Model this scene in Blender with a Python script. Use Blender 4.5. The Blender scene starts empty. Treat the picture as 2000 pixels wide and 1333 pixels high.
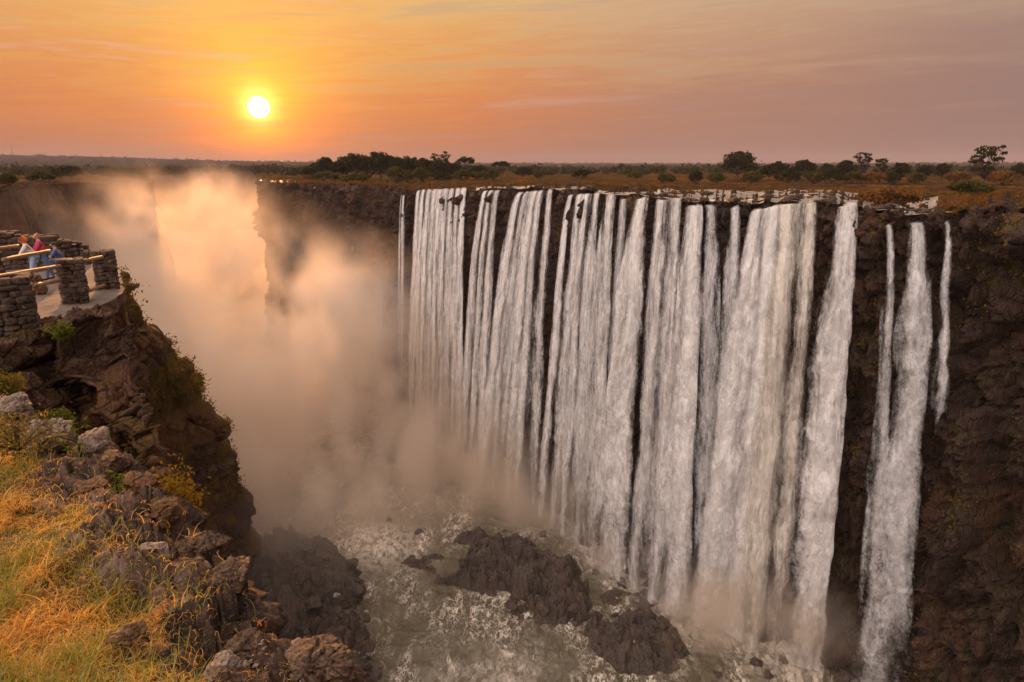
import bpy, bmesh, math, random
import numpy as np
from mathutils import Vector, Matrix
R = math.radians
rng = np.random.default_rng(7); random.seed(7)
S = bpy.context.scene
COL = S.collection

# ------------------------------------------------------------------ camera maths (a pinhole at the origin, +Y ahead, horizon level)
FOC, PITCH = 1303.0, R(14.7)
def ray(px, py):
    x = (px - 1000) / FOC; y = -(py - 666.5) / FOC
    return x, math.cos(PITCH) + y * math.sin(PITCH), -math.sin(PITCH) + y * math.cos(PITCH)
def PZ(px, py, z):
    x, y, d = ray(px, py); t = z / d; return np.array((x * t, y * t, z))
def PD(px, py, D):
    x, y, z = ray(px, py); t = D / math.hypot(x, y); return np.array((x * t, y * t, z * t))
def AZ(px, py=666):
    x, y, z = ray(px, py); return math.degrees(math.atan2(x, y))
RIVER_Z = -109.0

# ------------------------------------------------------------------ numpy noise
def _h(i, j, k, s=0):
    n = (i.astype(np.int64) * 374761393 + j.astype(np.int64) * 668265263 + k.astype(np.int64) * 2147483647 + s * 974711) & 0xFFFFFFFF
    n = ((n ^ (n >> 13)) * 1274126177) & 0xFFFFFFFF
    n = ((n ^ (n >> 16)) * 2246822519) & 0xFFFFFFFF
    return ((n ^ (n >> 15)) & 0xFFFFFF) / float(0xFFFFFF)
def vnoise(p, s=0):
    i = np.floor(p); f = p - i; f = f * f * f * (f * (f * 6 - 15) + 10); i = i.astype(np.int64)
    r = 0
    for a in (0, 1):
        wa = f[..., 0] if a else 1 - f[..., 0]
        for b in (0, 1):
            wb = f[..., 1] if b else 1 - f[..., 1]
            for c in (0, 1):
                wc = f[..., 2] if c else 1 - f[..., 2]
                r = r + wa * wb * wc * _h(i[..., 0] + a, i[..., 1] + b, i[..., 2] + c, s)
    return r * 2 - 1
def fbm(p, o=4, g=0.5, s=0):
    r = 0; a = 1.0; t = 0
    for k in range(o):
        r = r + a * vnoise(p * (2.03 ** k) + 17.3 * k, s + k); t += a; a *= g
    return r / t
def ridge(p, o=4, s=0):
    r = 0; a = 1.0; t = 0
    for k in range(o):
        r = r + a * (1 - np.abs(vnoise(p * (2.03 ** k) + 9.1 * k, s + k)) * 2); t += a; a *= 0.5
    return r / t
def worley(p, s=0):
    """F1, F2 and the nearest cell's random number"""
    i = np.floor(p).astype(np.int64); f1 = np.full(p.shape[:-1], 9.0); f2 = f1.copy(); cid = np.zeros(p.shape[:-1])
    for a in (-1, 0, 1):
        for b in (-1, 0, 1):
            for c in (-1, 0, 1):
                x, y, z = i[..., 0] + a, i[..., 1] + b, i[..., 2] + c
                d = np.sqrt((x + _h(x, y, z, s) - p[..., 0]) ** 2 + (y + _h(x, y, z, s + 1) - p[..., 1]) ** 2 + (z + _h(x, y, z, s + 2) - p[..., 2]) ** 2)
                m = d < f1
                f2 = np.where(m, f1, np.minimum(f2, d)); cid = np.where(m, _h(x, y, z, s + 3), cid); f1 = np.where(m, d, f1)
    return f1, f2, cid
def blocks(p, sx, sy, sz, s=0, crack=0.10):
    """fractured rock: every cell is a flat facet with its own height and tilt, split from its neighbours by cracks; about -1 .. 1"""
    q = p / np.array((sx, sy, sz)) + 0.22 * np.stack([vnoise(p / (sx * 1.7), s + 11), vnoise(p / (sx * 1.7), s + 12), vnoise(p / (sx * 1.7), s + 13)], -1)
    i = np.floor(q).astype(np.int64); f1 = np.full(q.shape[:-1], 9.0); f2 = f1.copy(); val = np.zeros(q.shape[:-1])
    for a in (-1, 0, 1):
        for b in (-1, 0, 1):
            for c in (-1, 0, 1):
                x, y, z = i[..., 0] + a, i[..., 1] + b, i[..., 2] + c
                dx, dy, dz = x + _h(x, y, z, s) - q[..., 0], y + _h(x, y, z, s + 1) - q[..., 1], z + _h(x, y, z, s + 2) - q[..., 2]
                d = np.sqrt(dx * dx + dy * dy + dz * dz); m = d < f1
                v = (_h(x, y, z, s + 3) * 2 - 1) * .7 + (_h(x, y, z, s + 4) - .5) * 2.2 * dx + (_h(x, y, z, s + 5) - .5) * 2.2 * dy + (_h(x, y, z, s + 6) - .35) * 2.4 * dz
                f2 = np.where(m, f1, np.minimum(f2, d)); val = np.where(m, v, val); f1 = np.where(m, d, f1)
    return val - 0.8 * np.clip(1 - (f2 - f1) / crack, 0, 1)
def sstep(a, b, x):
    t = np.clip((x - a) / (b - a), 0, 1); return t * t * (3 - 2 * t)

# ------------------------------------------------------------------ objects
def tag(o, label=None, cat=None, group=None, kind=None):
    if label: o['label'] = label
    if cat: o['category'] = cat
    if group: o['group'] = group
    if kind: o['kind'] = kind
    return o
def link(name, me, mat=None, parent=None, loc=None):
    o = bpy.data.objects.new(name, me); COL.objects.link(o)
    if mat is not None:
        for m in (mat if isinstance(mat, (list, tuple)) else [mat]): me.materials.append(m)
    if parent is not None: o.parent = parent
    if loc is not None: o.location = loc
    return o
def empty(name, loc=(0, 0, 0), rz=0):
    o = bpy.data.objects.new(name, None); COL.objects.link(o); o.location = loc; o.rotation_euler[2] = rz; o.empty_display_size = 0.1
    return o
def mesh_from(name, V, F, smooth=True):
    """V (n,3) array, F (m,k) int array or list of tuples"""
    me = bpy.data.meshes.new(name)
    V = np.asarray(V, dtype=np.float32)
    if isinstance(F, np.ndarray):
        n, k = F.shape
        me.vertices.add(len(V)); me.vertices.foreach_set('co', V.ravel())
        me.loops.add(n * k); me.loops.foreach_set('vertex_index', F.astype(np.int32).ravel())
        me.polygons.add(n); me.polygons.foreach_set('loop_start', np.arange(0, n * k, k, dtype=np.int32))
        me.polygons.foreach_set('loop_total', np.full(n, k, dtype=np.int32))
        me.update(calc_edges=True)
    else:
        me.from_pydata([tuple(v) for v in V], [], F)
    me.polygons.foreach_set('use_smooth', np.full(len(me.polygons), smooth))
    me.update()
    return me
def grid_faces(nr, nc, off=0):
    i = np.arange(nr - 1)[:, None] * nc + np.arange(nc - 1)[None, :]
    return np.stack([i, i + 1, i + nc + 1, i + nc], -1).reshape(-1, 4) + off
def grid_mesh(name, A, smooth=True, flip=False):
    nr, nc = A.shape[:2]; F = grid_faces(nr, nc)
    if flip: F = F[:, ::-1]
    return mesh_from(name, A.reshape(-1, 3), F, smooth)
def set_attr(me, name, vals):
    a = me.attributes.new(name, 'FLOAT', 'POINT'); a.data.foreach_set('value', np.asarray(vals, dtype=np.float32).ravel())
def normals(A):
    du = np.gradient(A, axis=1); dv = np.gradient(A, axis=0)
    n = np.cross(du, dv); return n / (np.linalg.norm(n, axis=-1, keepdims=True) + 1e-9)
def cr(t, P):
    """Catmull-Rom through control points P (n,...) at parameters t in 0..n-1"""
    P = np.asarray(P, float); n = len(P); i = np.clip(np.floor(t).astype(int), 0, n - 2); f = t - i
    f = f.reshape(f.shape + (1,) * (P.ndim - 1))
    a, b, c, d = P[np.clip(i - 1, 0, n - 1)], P[i], P[i + 1], P[np.clip(i + 2, 0, n - 1)]
    return b + 0.5 * f * (c - a + f * (2 * a - 5 * b + 4 * c - d + f * (3 * (b - c) + d - a)))
def surf(ctrl, nr, nc):
    """ctrl (r,c,3) -> (nr,nc,3) smooth surface, columns spaced by length"""
    ctrl = np.asarray(ctrl, float)
    A = cr(np.linspace(0, ctrl.shape[0] - 1, nr), ctrl)
    A = np.swapaxes(A, 0, 1)
    seg = np.linalg.norm(np.diff(A, axis=0), axis=-1).mean(1); cum = np.concatenate([[0], np.cumsum(seg)])
    t = np.interp(np.linspace(0, cum[-1], nc), cum, np.arange(len(cum)))
    return np.swapaxes(cr(t, A), 0, 1)

# ------------------------------------------------------------------ materials
class NT:
    def __init__(s, name, world=False):
        if world:
            s.m = bpy.data.worlds.new(name); s.m.use_nodes = True
        else:
            s.m = bpy.data.materials.new(name); s.m.use_nodes = True
        s.t = s.m.node_tree; s.t.nodes.clear()
    def n(s, typ, inp=None, **kw):
        x = s.t.nodes.new(typ)
        for k, v in kw.items(): setattr(x, k, v)
        for k, v in (inp or {}).items():
            if isinstance(v, bpy.types.NodeSocket): s.t.links.new(v, x.inputs[k])
            else: x.inputs[k].default_value = v
        return x
    def math(s, op, a, b=None, c=None, clamp=False):
        x = s.t.nodes.new('ShaderNodeMath'); x.operation = op; x.use_clamp = clamp
        for i, v in enumerate((a, b, c)):
            if v is None: continue
            if isinstance(v, bpy.types.NodeSocket): s.t.links.new(v, x.inputs[i])
            else: x.inputs[i].default_value = v
        return x.outputs[0]
    def mapr(s, v, a, b, c=0., d=1., mode='SMOOTHSTEP'):
        x = s.n('ShaderNodeMapRange', {'Value': v, 1: a, 2: b, 3: c, 4: d}, interpolation_type=mode); return x.outputs[0]
    def mix(s, f, a, b, mode='MIX'):
        x = s.t.nodes.new('ShaderNodeMix'); x.data_type = 'RGBA'; x.blend_type = mode
        for i, v in ((0, f), (6, a), (7, b)):
            if isinstance(v, bpy.types.NodeSocket): s.t.links.new(v, x.inputs[i])
            else: x.inputs[i].default_value = (v if i == 0 else (*v, 1) if len(v) == 3 else v)
        return x.outputs[2]
    def pos(s):
        return s.n('ShaderNodeNewGeometry').outputs['Position']
    def scale(s, v, sc, loc=(0, 0, 0)):
        return s.n('ShaderNodeMapping', {'Vector': v, 'Scale': sc if isinstance(sc, tuple) else (sc, sc, sc), 'Location': loc}).outputs[0]
    def noise(s, v, sc, detail=5, rough=0.55, dist=0.0, out=0, norm=True):
        return s.n('ShaderNodeTexNoise', {'Vector': v, 'Scale': sc, 'Detail': detail, 'Roughness': rough, 'Distortion': dist}).outputs[out]
    def vor(s, v, sc, feature='F1', out=0):
        return s.n('ShaderNodeTexVoronoi', {'Vector': v, 'Scale': sc}, feature=feature).outputs[out]
    def ramp(s, f, stops, interp='LINEAR'):
        x = s.n('ShaderNodeValToRGB', {'Fac': f}); x.color_ramp.interpolation = interp
        e = x.color_ramp.elements
        while len(e) < len(stops): e.new(0.5)
        for i, (p, c) in enumerate(stops): e[i].position = p; e[i].color = (*c, 1)
        return x.outputs[0]
    def bump(s, h, strength, dist, normal=None):
        d = {'Height': h, 'Strength': strength, 'Distance': dist}
        if normal is not None: d['Normal'] = normal
        return s.n('ShaderNodeBump', d).outputs[0]
    def out(s, surf=None, vol=None):
        o = s.n('ShaderNodeOutputMaterial')
        if surf is not None: s.t.links.new(surf, o.inputs[0])
        if vol is not None: s.t.links.new(vol, o.inputs[1])
        return s.m
    def pbr(s, col, rough=0.9, normal=None, **kw):
        d = {'Base Color': col if isinstance(col, bpy.types.NodeSocket) else (*col, 1), 'Roughness': rough}
        if normal is not None: d['Normal'] = normal
        d.update(kw)
        return s.n('ShaderNodeBsdfPrincipled', d).outputs[0]

def rock_mat(name, dark, mid, light, warm, moss, sc=1.0, moss_amt=0.5, bump=0.6, bd=0.3, cols=0.35, spec=0.25):
    """stone with block cracks, mineral stains and moss on ledges; sc = metres of its coarse grain"""
    t = NT(name); p = t.pos()
    q = t.scale(p, (1 / sc, 1 / sc, cols / sc))
    n1 = t.noise(q, 0.35, 6, 0.62, 0.4); n2 = t.noise(q, 2.2, 6, 0.65); n3 = t.noise(p, 9 / sc, 4, 0.6)
    c = t.ramp(n1, [(0.28, dark), (0.5, mid), (0.72, light)])
    c = t.mix(t.mapr(n2, 0.35, 0.75), c, tuple(x * 0.45 for x in dark))
    w = t.noise(p, 0.11 / sc, 5, 0.6, 0.8)
    c = t.mix(t.math('MULTIPLY', t.mapr(w, 0.5, 0.66), t.mapr(n2, 0.3, 0.6, 0.2, 0.8)), c, warm)
    mz = t.noise(p, 0.23 / sc, 6, 0.68, 0.5)
    nz = t.n('ShaderNodeSeparateXYZ', {0: t.n('ShaderNodeNewGeometry').outputs['Normal']}).outputs[2]
    mm = t.math('ADD', mz, t.math('MULTIPLY', nz, 0.13))
    mm = t.math('MULTIPLY', t.mapr(mm, 0.62 - 0.14 * moss_amt, 0.74 - 0.14 * moss_amt), min(1, moss_amt * 1.5))
    mc = t.mix(t.noise(p, 0.6 / sc, 3), moss, (moss[0] * 1.9, moss[1] * 1.15, moss[2] * .6))
    c = t.mix(mm, c, mc)
    c = t.mix(t.mapr(n3, 0.25, 0.8, 0.0, 0.55), c, tuple(min(1, x * 1.9) for x in light))
    cr1 = t.vor(t.scale(p, (1 / sc, 1 / sc, 0.6 / sc)), 0.9, 'DISTANCE_TO_EDGE')
    h = t.math('ADD', t.math('MULTIPLY', n2, 0.9), t.math('MULTIPLY', n3, 0.35))
    h = t.math('ADD', h, t.mapr(cr1, 0.0, 0.12, 0, 0.5))
    nb = t.bump(h, bump, bd * sc)
    return t.out(t.pbr(c, t.mapr(n2, 0.3, 0.7, 0.6, 0.95, 'LINEAR'), nb, **{'Specular IOR Level': spec}))
# ------------------------------------------------------------------ camera, sun and sky
cd = bpy.data.cameras.new('camera'); cd.sensor_width = 36; cd.lens = 36 * FOC / 2000; cd.clip_start = 0.1; cd.clip_end = 60000
cam = bpy.data.objects.new('camera', cd); COL.objects.link(cam); cam.rotation_euler = (R(90) - PITCH, 0, 0); S.camera = cam
S.view_settings.view_transform = 'Standard'; S.view_settings.look = 'None'; S.view_settings.exposure = 0; S.view_settings.gamma = 1
cy = S.cycles; cy.volume_bounces = 5; cy.transparent_max_bounces = 24; cy.max_bounces = 7; cy.diffuse_bounces = 3; cy.glossy_bounces = 2; cy.transmission_bounces = 3
cy.volume_max_steps = 512; cy.adaptive_threshold = 0.04; cy.sample_clamp_indirect = 4
SUN_AZ, SUN_EL = R(-19.78), R(4.34)
SD = Vector((math.sin(SUN_AZ) * math.cos(SUN_EL), math.cos(SUN_AZ) * math.cos(SUN_EL), math.sin(SUN_EL)))
sl = bpy.data.lights.new('sun', 'SUN'); sl.energy = 4.8; sl.angle = R(0.6); sl.color = (1.0, 0.43, 0.13)
so = bpy.data.objects.new('sun', sl); COL.objects.link(so); LD = Vector((math.sin(R(-27)) * math.cos(R(12)), math.cos(R(-27)) * math.cos(R(12)), math.sin(R(12)))); so.rotation_euler = LD.to_track_quat('Z', 'Y').to_euler()

def build_world():
    t = NT('World', True); S.world = t.m
    g = t.n('ShaderNodeTexCoord').outputs['Generated']
    d = t.n('ShaderNodeVectorMath', {0: g}, operation='NORMALIZE').outputs[0]
    z = t.n('ShaderNodeSeparateXYZ', {0: d}).outputs[2]
    el = t.math('MULTIPLY', t.math('ARCSINE', z), 57.2958)            # degrees above the horizon
    cs = t.n('ShaderNodeVectorMath', {0: d, 1: tuple(SD)}, operation='DOT_PRODUCT').outputs[1]
    ang = t.math('MULTIPLY', t.math('ARCCOSINE', t.math('MINIMUM', cs, 0.9999999)), 57.2958)
    # thin high cloud: long streaks
    dm = t.n('ShaderNodeVectorRotate', {'Vector': d, 'Angle': R(2.5), 'Axis': (0, 1, 0)}, rotation_type='AXIS_ANGLE').outputs[0]
    st = t.noise(t.scale(dm, (1.2, 1.2, 13)), 3.2, 7, 0.62, 0.35)
    st2 = t.noise(t.scale(dm, (2.5, 2.5, 34), (3, 1, 2)), 3.0, 6, 0.6, 0.2)
    stm = t.math('ADD', t.mapr(st, 0.3, 0.7, -1, 1, 'LINEAR'), t.math('MULTIPLY', t.mapr(st2, 0.3, 0.7, -1, 1, 'LINEAR'), 0.45))
    hfade = t.mapr(el, 1.0, 7, 0.12, 1)
    elw = t.math('ADD', el, t.math('MULTIPLY', stm, t.math('MULTIPLY', hfade, 3.0)))
    e01 = t.math('DIVIDE', elw, 90, clamp=True)
    near = t.ramp(e01, [(0.0, (.38, .13, .09)), (2 / 90, (.54, .155, .065)), (4.5 / 90, (.70, .205, .052)), (8.5 / 90, (.78, .325, .085)), (13 / 90, (.80, .46, .17)), (18 / 90, (.84, .55, .26)), (40 / 90, (.92, .70, .52)), (1, (1.15, .93, .84))])
    far = t.ramp(e01, [(0.0, (.33, .175, .14)), (2 / 90, (.37, .18, .135)), (5 / 90, (.44, .205, .13)), (8 / 90, (.53, .28, .16)), (12 / 90, (.61, .375, .22)), (16 / 90, (.63, .42, .27)), (40 / 90, (.82, .65, .54)), (1, (1.15, .93, .84))])
    vf = t.ramp(e01, [(0.0, (.26, .155, .145)), (6 / 90, (.31, .18, .155)), (14 / 90, (.45, .31, .22)), (40 / 90, (.78, .66, .60)), (1, (1.15, .93, .84))])
    # angle round the horizon from the sun
    c = t.mix(t.mapr(ang, 12, 36), near, far)
    c = t.mix(t.mapr(ang, 32, 60), c, vf)
    back = (1.25, 1.02, .92)
    yb = t.n('ShaderNodeSeparateXYZ', {0: d}).outputs[1]
    c = t.mix(t.mapr(t.math('MULTIPLY', yb, -1), -0.25, 0.6), c, back)
    def glow(col, width, power, amp):
        w = t.math('POWER', t.math('DIVIDE', ang, width), power)
        return t.math('MULTIPLY', t.math('EXPONENT', t.math('MULTIPLY', w, -1)), amp), col
    sp = t.n('ShaderNodeSeparateXYZ', {0: d})
    # the glow leans upward: above the sun it reaches farther than below
    up = t.math('SUBTRACT', el, math.degrees(SUN_EL))
    k = t.mapr(up, -4, 6, 1.25, 0.72, 'LINEAR')
    ang0 = ang; ang = t.math('MULTIPLY', ang, k)
    var = t.math('ADD', 1.0, t.math('MULTIPLY', stm, 0.38))
    # added bright sky patch behind the viewer at left lights the falls; right dulled
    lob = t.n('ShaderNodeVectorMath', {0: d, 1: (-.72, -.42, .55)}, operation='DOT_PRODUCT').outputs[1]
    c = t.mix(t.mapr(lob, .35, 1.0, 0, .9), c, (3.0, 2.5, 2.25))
    dul = t.n('ShaderNodeVectorMath', {0: d, 1: (.93, -.36, .1)}, operation='DOT_PRODUCT').outputs[1]
    c = t.mix(t.mapr(dul, .35, .95, 0, .7), c, (.28, .24, .25))
    def gl(width, power, amp):
        return t.math('MULTIPLY', t.math('EXPONENT', t.math('MULTIPLY', t.math('POWER', t.math('DIVIDE', ang, width), power), -1)), t.math('MULTIPLY', var, amp), clamp=True)
    tc = t.mix(t.mapr(up, -3.2, 3.0), (1.7, .27, .012), (1.35, .60, .05))
    c = t.mix(gl(5.3, 1.7, .92), c, tc)
    c = t.mix(gl(2.4, 1.6, .9), c, (1.9, .80, .02))
    c = t.mix(gl(1.25, 2.2, .95), c, (2.6, 1.6, .35))
    # grey cloud bands
    cb = t.math('MULTIPLY', t.mapr(stm, 0.1, 1.1, 0, 0.36), hfade)
    c = t.mix(cb, c, (.40, .24, .16))
    cb2 = t.math('MULTIPLY', t.mapr(stm, -0.1, -1.1, 0, 0.24), t.math('MULTIPLY', hfade, t.mapr(ang, 45, 12, .15, 1)))
    c = t.mix(cb2, c, (1.1, .85, .6))
    disc = t.mapr(ang0, 0.80, 0.73)
    c = t.mix(disc, c, (14., 12., 9.))
    # below the horizon: the light a dark land throws back
    c = t.mix(t.mapr(el, -0.6, -2.5), c, (.16, .10, .08))
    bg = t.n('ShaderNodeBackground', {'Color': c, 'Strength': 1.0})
    # a little physical sky on top
    sk = t.n('ShaderNodeTexSky', sky_type='NISHITA', sun_disc=False, sun_elevation=SUN_EL, sun_rotation=SUN_AZ)
    bg2 = t.n('ShaderNodeBackground', {'Color': sk.outputs[0], 'Strength': 0.004})
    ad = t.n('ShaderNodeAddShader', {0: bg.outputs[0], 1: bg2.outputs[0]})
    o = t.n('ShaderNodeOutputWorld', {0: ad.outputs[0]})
    S.world.cycles.sampling_method = 'MANUAL'; S.world.cycles.sample_map_resolution = 1024
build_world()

# ------------------------------------------------------------------ the falls wall: plan line (azimuth, distance) and the lip's pixel row
WALL = [(-20.45, 411, 357), (-12.7, 330, 362), (-8.6, 282, 373), (-6.5, 270, 372), (-2.3, 236, 371), (3.7, 204, 372), (9.9, 177, 384), (14.6, 165, 396), (18.6, 160, 400), (22.6, 156, 396), (26.2, 152, 404), (30.6, 149, 424), (33.8, 147, 416), (36.9, 143, 409), (41, 138, 404), (48, 132, 398), (60, 126, 392)]
_waz = np.array([w[0] for w in WALL]); _wd = np.array([w[1] for w in WALL]); 
_ws = []
for a, D, py in WALL:
    px = 1000 + FOC * math.tan(R(a)) * 0.985
    for _ in range(12):
        px += (a - AZ(px, py)) * 20
        if px > 3300: break
    _ws.append(PD(px, py, D)[2] if a < 37.5 else -7.6)
_wz = np.array(_ws)
def wall_D(az): return np.interp(az, _waz, _wd)
def _rim(az): az = np.asarray(az, float); q = np.stack([az, 0 * az, 0 * az], -1); return .55 * vnoise(q * 1.9, 301) + .45 * np.round(1.5 * vnoise(q * 4.3, 302)) / 1.5 + .2 * vnoise(q * 12, 303)
def wall_z(az): return np.interp(az, _waz, _wz) + _rim(az)
def wall_pt(az):
    D = wall_D(az); a = np.radians(az); return np.stack([np.sin(a) * D, np.cos(a) * D], -1)

M_wall = rock_mat('wet_basalt', (.006, .004, .0035), (.020, .012, .009), (.088, .052, .038), (.09, .034, .010), (.020, .028, .004), 1.7, 0.45, 1.0, 0.5, 0.3, .14)
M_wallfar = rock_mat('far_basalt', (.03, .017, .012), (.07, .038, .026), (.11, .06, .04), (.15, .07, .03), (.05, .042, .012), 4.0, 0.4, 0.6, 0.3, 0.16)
def wall_strip(name, azs, mat, label, z_bot=RIVER_Z - 2, res=0.5, amp=1.0, seed=0, extra=None, column=0.0):
    """a cliff from the lip down, built on the plan line; the rock steps out a little towards its foot"""
    P = np.array([wall_pt(a) for a in azs]); L = np.concatenate([[0], np.cumsum(np.linalg.norm(np.diff(P, axis=0), axis=1))])
    if extra is not None: pass
    n = int(L[-1] / res) + 2; s = np.linspace(0, L[-1], n)
    ak = np.interp(s, L, azs); P = wall_pt(ak); zt = wall_z(ak)
    # smooth the plan a little
    for _ in range(int(6 / res)): P[1:-1] = (P[:-2] + P[2:] + 2 * P[1:-1]) / 4
    T = np.gradient(P, axis=0); T /= np.linalg.norm(T, axis=1, keepdims=True); N = np.stack([T[:, 1], -T[:, 0]], -1)
    N *= np.where((N * -P).sum(1) > 0, 1, -1)[:, None]
    m = int((z_bot * -1 - 8) / res); v = np.linspace(0, 1, m)
    A = np.zeros((m, n, 3)); zz = zt[None, :] * (1 - v[:, None]) + z_bot * v[:, None]
    out = 0.6 + 1.5 * v[:, None] ** 1.5 + 2.5 * sstep(.88, 1, v)[:, None]
    A[..., 0] = P[None, :, 0] + N[None, :, 0] * out; A[..., 1] = P[None, :, 1] + N[None, :, 1] * out; A[..., 2] = zz
    east = sstep(24, 28, np.degrees(np.arctan2(P[:, 0], P[:, 1])))[None, :]
    d = amp * 1.3 * (2.0 * fbm(A / (20, 20, 60), 3, s=seed) + (2.2 + 1.3 * east) * blocks(A, 7, 7, 17, seed + 5, .06) + east * (1.5 * ridge(A / (3.2, 3.2, 30), 2, seed + 21) + 1.6 * blocks(A / (1, 1, 1.0), 14, 14, 9, seed + 25, .04)) + 1.4 * blocks(A, 3.6, 3.6, 6.5, seed + 9, .1) + 0.7 * blocks(A, 1.6, 1.6, 2.2, seed + 13, .16) + 0.3 * fbm(A / 2.0, 3, s=seed + 2))
    if column: d = d + column * (ridge(A / (2.6, 2.6, 45), 3, seed + 4) * 1.1)
    top = sstep(0, 0.035, v)[:, None]; d = d * (0.25 + 0.75 * top)
    A[..., 0] += N[None, :, 0] * d; A[..., 1] += N[None, :, 1] * d; A[..., 2] += 0.5 * fbm(A / 3.0, 3, s=seed + 8) * (0.4 + 0.6 * top)
    return A, P, N
A_w, P_w, N_w = wall_strip('falls_cliff', np.linspace(-20.45, 58, 160), None, '', res=0.42, column=0.35)
# the last stretch turns back behind the headland end so the promontory is a solid mass
def add_return(A, side_pts):
    m = A.shape[0]; first = A[:, :1]; cols = []
    for (dx, dy) in side_pts[::-1]:
        c = first.copy(); c[..., 0] += dx; c[..., 1] += dy; cols.append(c)
    B = np.concatenate(cols, 1); B += 1.2 * (fbm(B / 9.0, 3, s=3) - .6)[..., None] * np.array((-1, -.3, 0)) * np.linspace(1, 0.1, B.shape[1])[None, :, None]
    return np.concatenate([B, A], 1)
A_w = add_return(A_w, [(-1.0 * k, 3.0 * k) for k in range(1, 80)])
me = grid_mesh('falls_cliff', A_w)
o = link('cliff', me, M_wall); tag(o, 'dark basalt cliff that the waterfalls pour over, mossy at its right end', 'cliff', kind='structure')
# ------------------------------------------------------------------ the far wall on the left of the gorge
LW = [(-64, 150, 400), (-50, 205, 392), (-41, 262, 380), (-36.6, 292, 371), (-34.5, 318, 361), (-32.2, 340, 357), (-29.4, 372, 360), (-27.6, 388, 357)]
_laz = np.array([w[0] for w in LW]); _ld = np.array([w[1] for w in LW]); _lz = []
for a, D, py in LW:
    if a < -37: _lz.append(-9.3); continue
    px = 1000 + FOC * math.tan(R(a)) * 0.985
    for _ in range(12): px += (a - AZ(px, py)) * 20
    _lz.append(PD(px, py, D)[2])
_lz = np.array(_lz)
def plain_wall(azs, Dfun, zfun, res, seed, amp=1.0, batter=9.0, zb=RIVER_Z - 2, gully=0.0):
    azs = np.asarray(azs); D = Dfun(azs); P = np.stack([np.sin(np.radians(azs)) * D, np.cos(np.radians(azs)) * D], -1)
    L = np.concatenate([[0], np.cumsum(np.linalg.norm(np.diff(P, axis=0), axis=1))]); n = int(L[-1] / res) + 2
    s = np.linspace(0, L[-1], n); P = np.stack([np.interp(s, L, P[:, 0]), np.interp(s, L, P[:, 1])], -1); zt = np.interp(s, L, zfun(azs))
    for _ in range(int(10 / res)): P[1:-1] = (P[:-2] + P[2:] + 2 * P[1:-1]) / 4
    T = np.gradient(P, axis=0); T /= np.linalg.norm(T, axis=1, keepdims=True); N = np.stack([T[:, 1], -T[:, 0]], -1)
    N *= np.where((N * -P).sum(1) > 0, 1, -1)[:, None]
    m = int(100 / res); v = np.linspace(0, 1, m)[:, None]; A = np.zeros((m, n, 3))
    A[..., 2] = zt[None] * (1 - v) + zb * v
    A[..., 0] = P[None, :, 0] + N[None, :, 0] * batter * v; A[..., 1] = P[None, :, 1] + N[None, :, 1] * batter * v
    d = amp * (4 * fbm(A / (34, 34, 90), 3, s=seed) + 2 * blocks(A, 14, 14, 30, seed + 5) + 0.9 * blocks(A, 5, 5, 9, seed + 9))
    if gully: d = d + gully * (ridge(A / (22, 22, 120), 2, seed + 4)) * (0.3 + v)
    d = d * (0.2 + 0.8 * sstep(0, .04, v)); A[..., 0] += N[None, :, 0] * d; A[..., 1] += N[None, :, 1] * d
    return A
A_l = plain_wall(np.linspace(-64, -27.6, 120), lambda a: np.interp(a, _laz, _ld), lambda a: np.interp(a, _laz, _lz), 1.2, 31, 1.0, 12, gully=5)
# it turns away to the left behind its right end
last = A_l[:, -1:]; ret = []
for k in range(1, 60):
    c = last.copy(); c[..., 0] -= 3.6 * k; c[..., 1] += 2.2 * k; ret.append(c)
A_l = np.concatenate([A_l] + ret, 1)
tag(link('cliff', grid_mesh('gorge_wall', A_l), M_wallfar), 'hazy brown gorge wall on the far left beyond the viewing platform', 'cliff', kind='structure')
A_b = plain_wall(np.linspace(-40, -17, 80), lambda a: 1300 + 0 * a, lambda a: -9 + 0 * a, 6.0, 77, 1.6, 20)
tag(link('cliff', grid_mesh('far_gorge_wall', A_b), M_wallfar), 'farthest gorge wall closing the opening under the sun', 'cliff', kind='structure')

# ------------------------------------------------------------------ the plateau: one sheet from every lip out to the horizon
def lip_D(az):
    D = np.where(az > -20.45, np.interp(az, _waz, _wd), np.where(az < -27.6, np.interp(az, _laz, _ld), 1300))
    return D
def lip_z(az):
    return np.where(az > -20.45, np.interp(az, _waz, _wz), np.where(az < -27.6, np.interp(az, _laz, _lz), -9.0)) + np.where(az > -20.45, _rim(az), 0)
def plateau_z(x, y, D, D0, z0):
    """height of the plain behind the lip"""
    p = np.stack([x, y, 0 * x], -1); back = D - D0
    base = z0 * (1 - sstep(30, 260, back)) + (-9.2) * sstep(30, 260, back)
    step = 0.5 * (np.floor(3 * (fbm(p / 16.0, 3, s=50) + 1)) / 3 - 1)          # flat shelves of basalt
    h = base + sstep(0.5, 12, back) * (1.9 * step + 0.6 * fbm(p / 5.0, 4, s=51)) + sstep(20, 150, back) * 0.9 * fbm(p / 60.0, 3, s=52)
    h = h + sstep(0, 3, back) * (1 - sstep(60, 140, back)) * 0.55 * blocks(p, 3.2, 2.2, 2, 55)
    azz = np.degrees(np.arctan2(x, y)); rise = np.interp(azz, [-60, -38, -30, -22, -12, 0, 20, 60], [100, 95, 78, 46, 36, 38, 32, 40])
    return h + rise * sstep(1900, 6200, D) * (0.9 + 0.22 * fbm(p / 1500.0, 3, s=53)) + sstep(500, 1500, D) * 2 * fbm(p / 200., 2, s=54)
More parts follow.
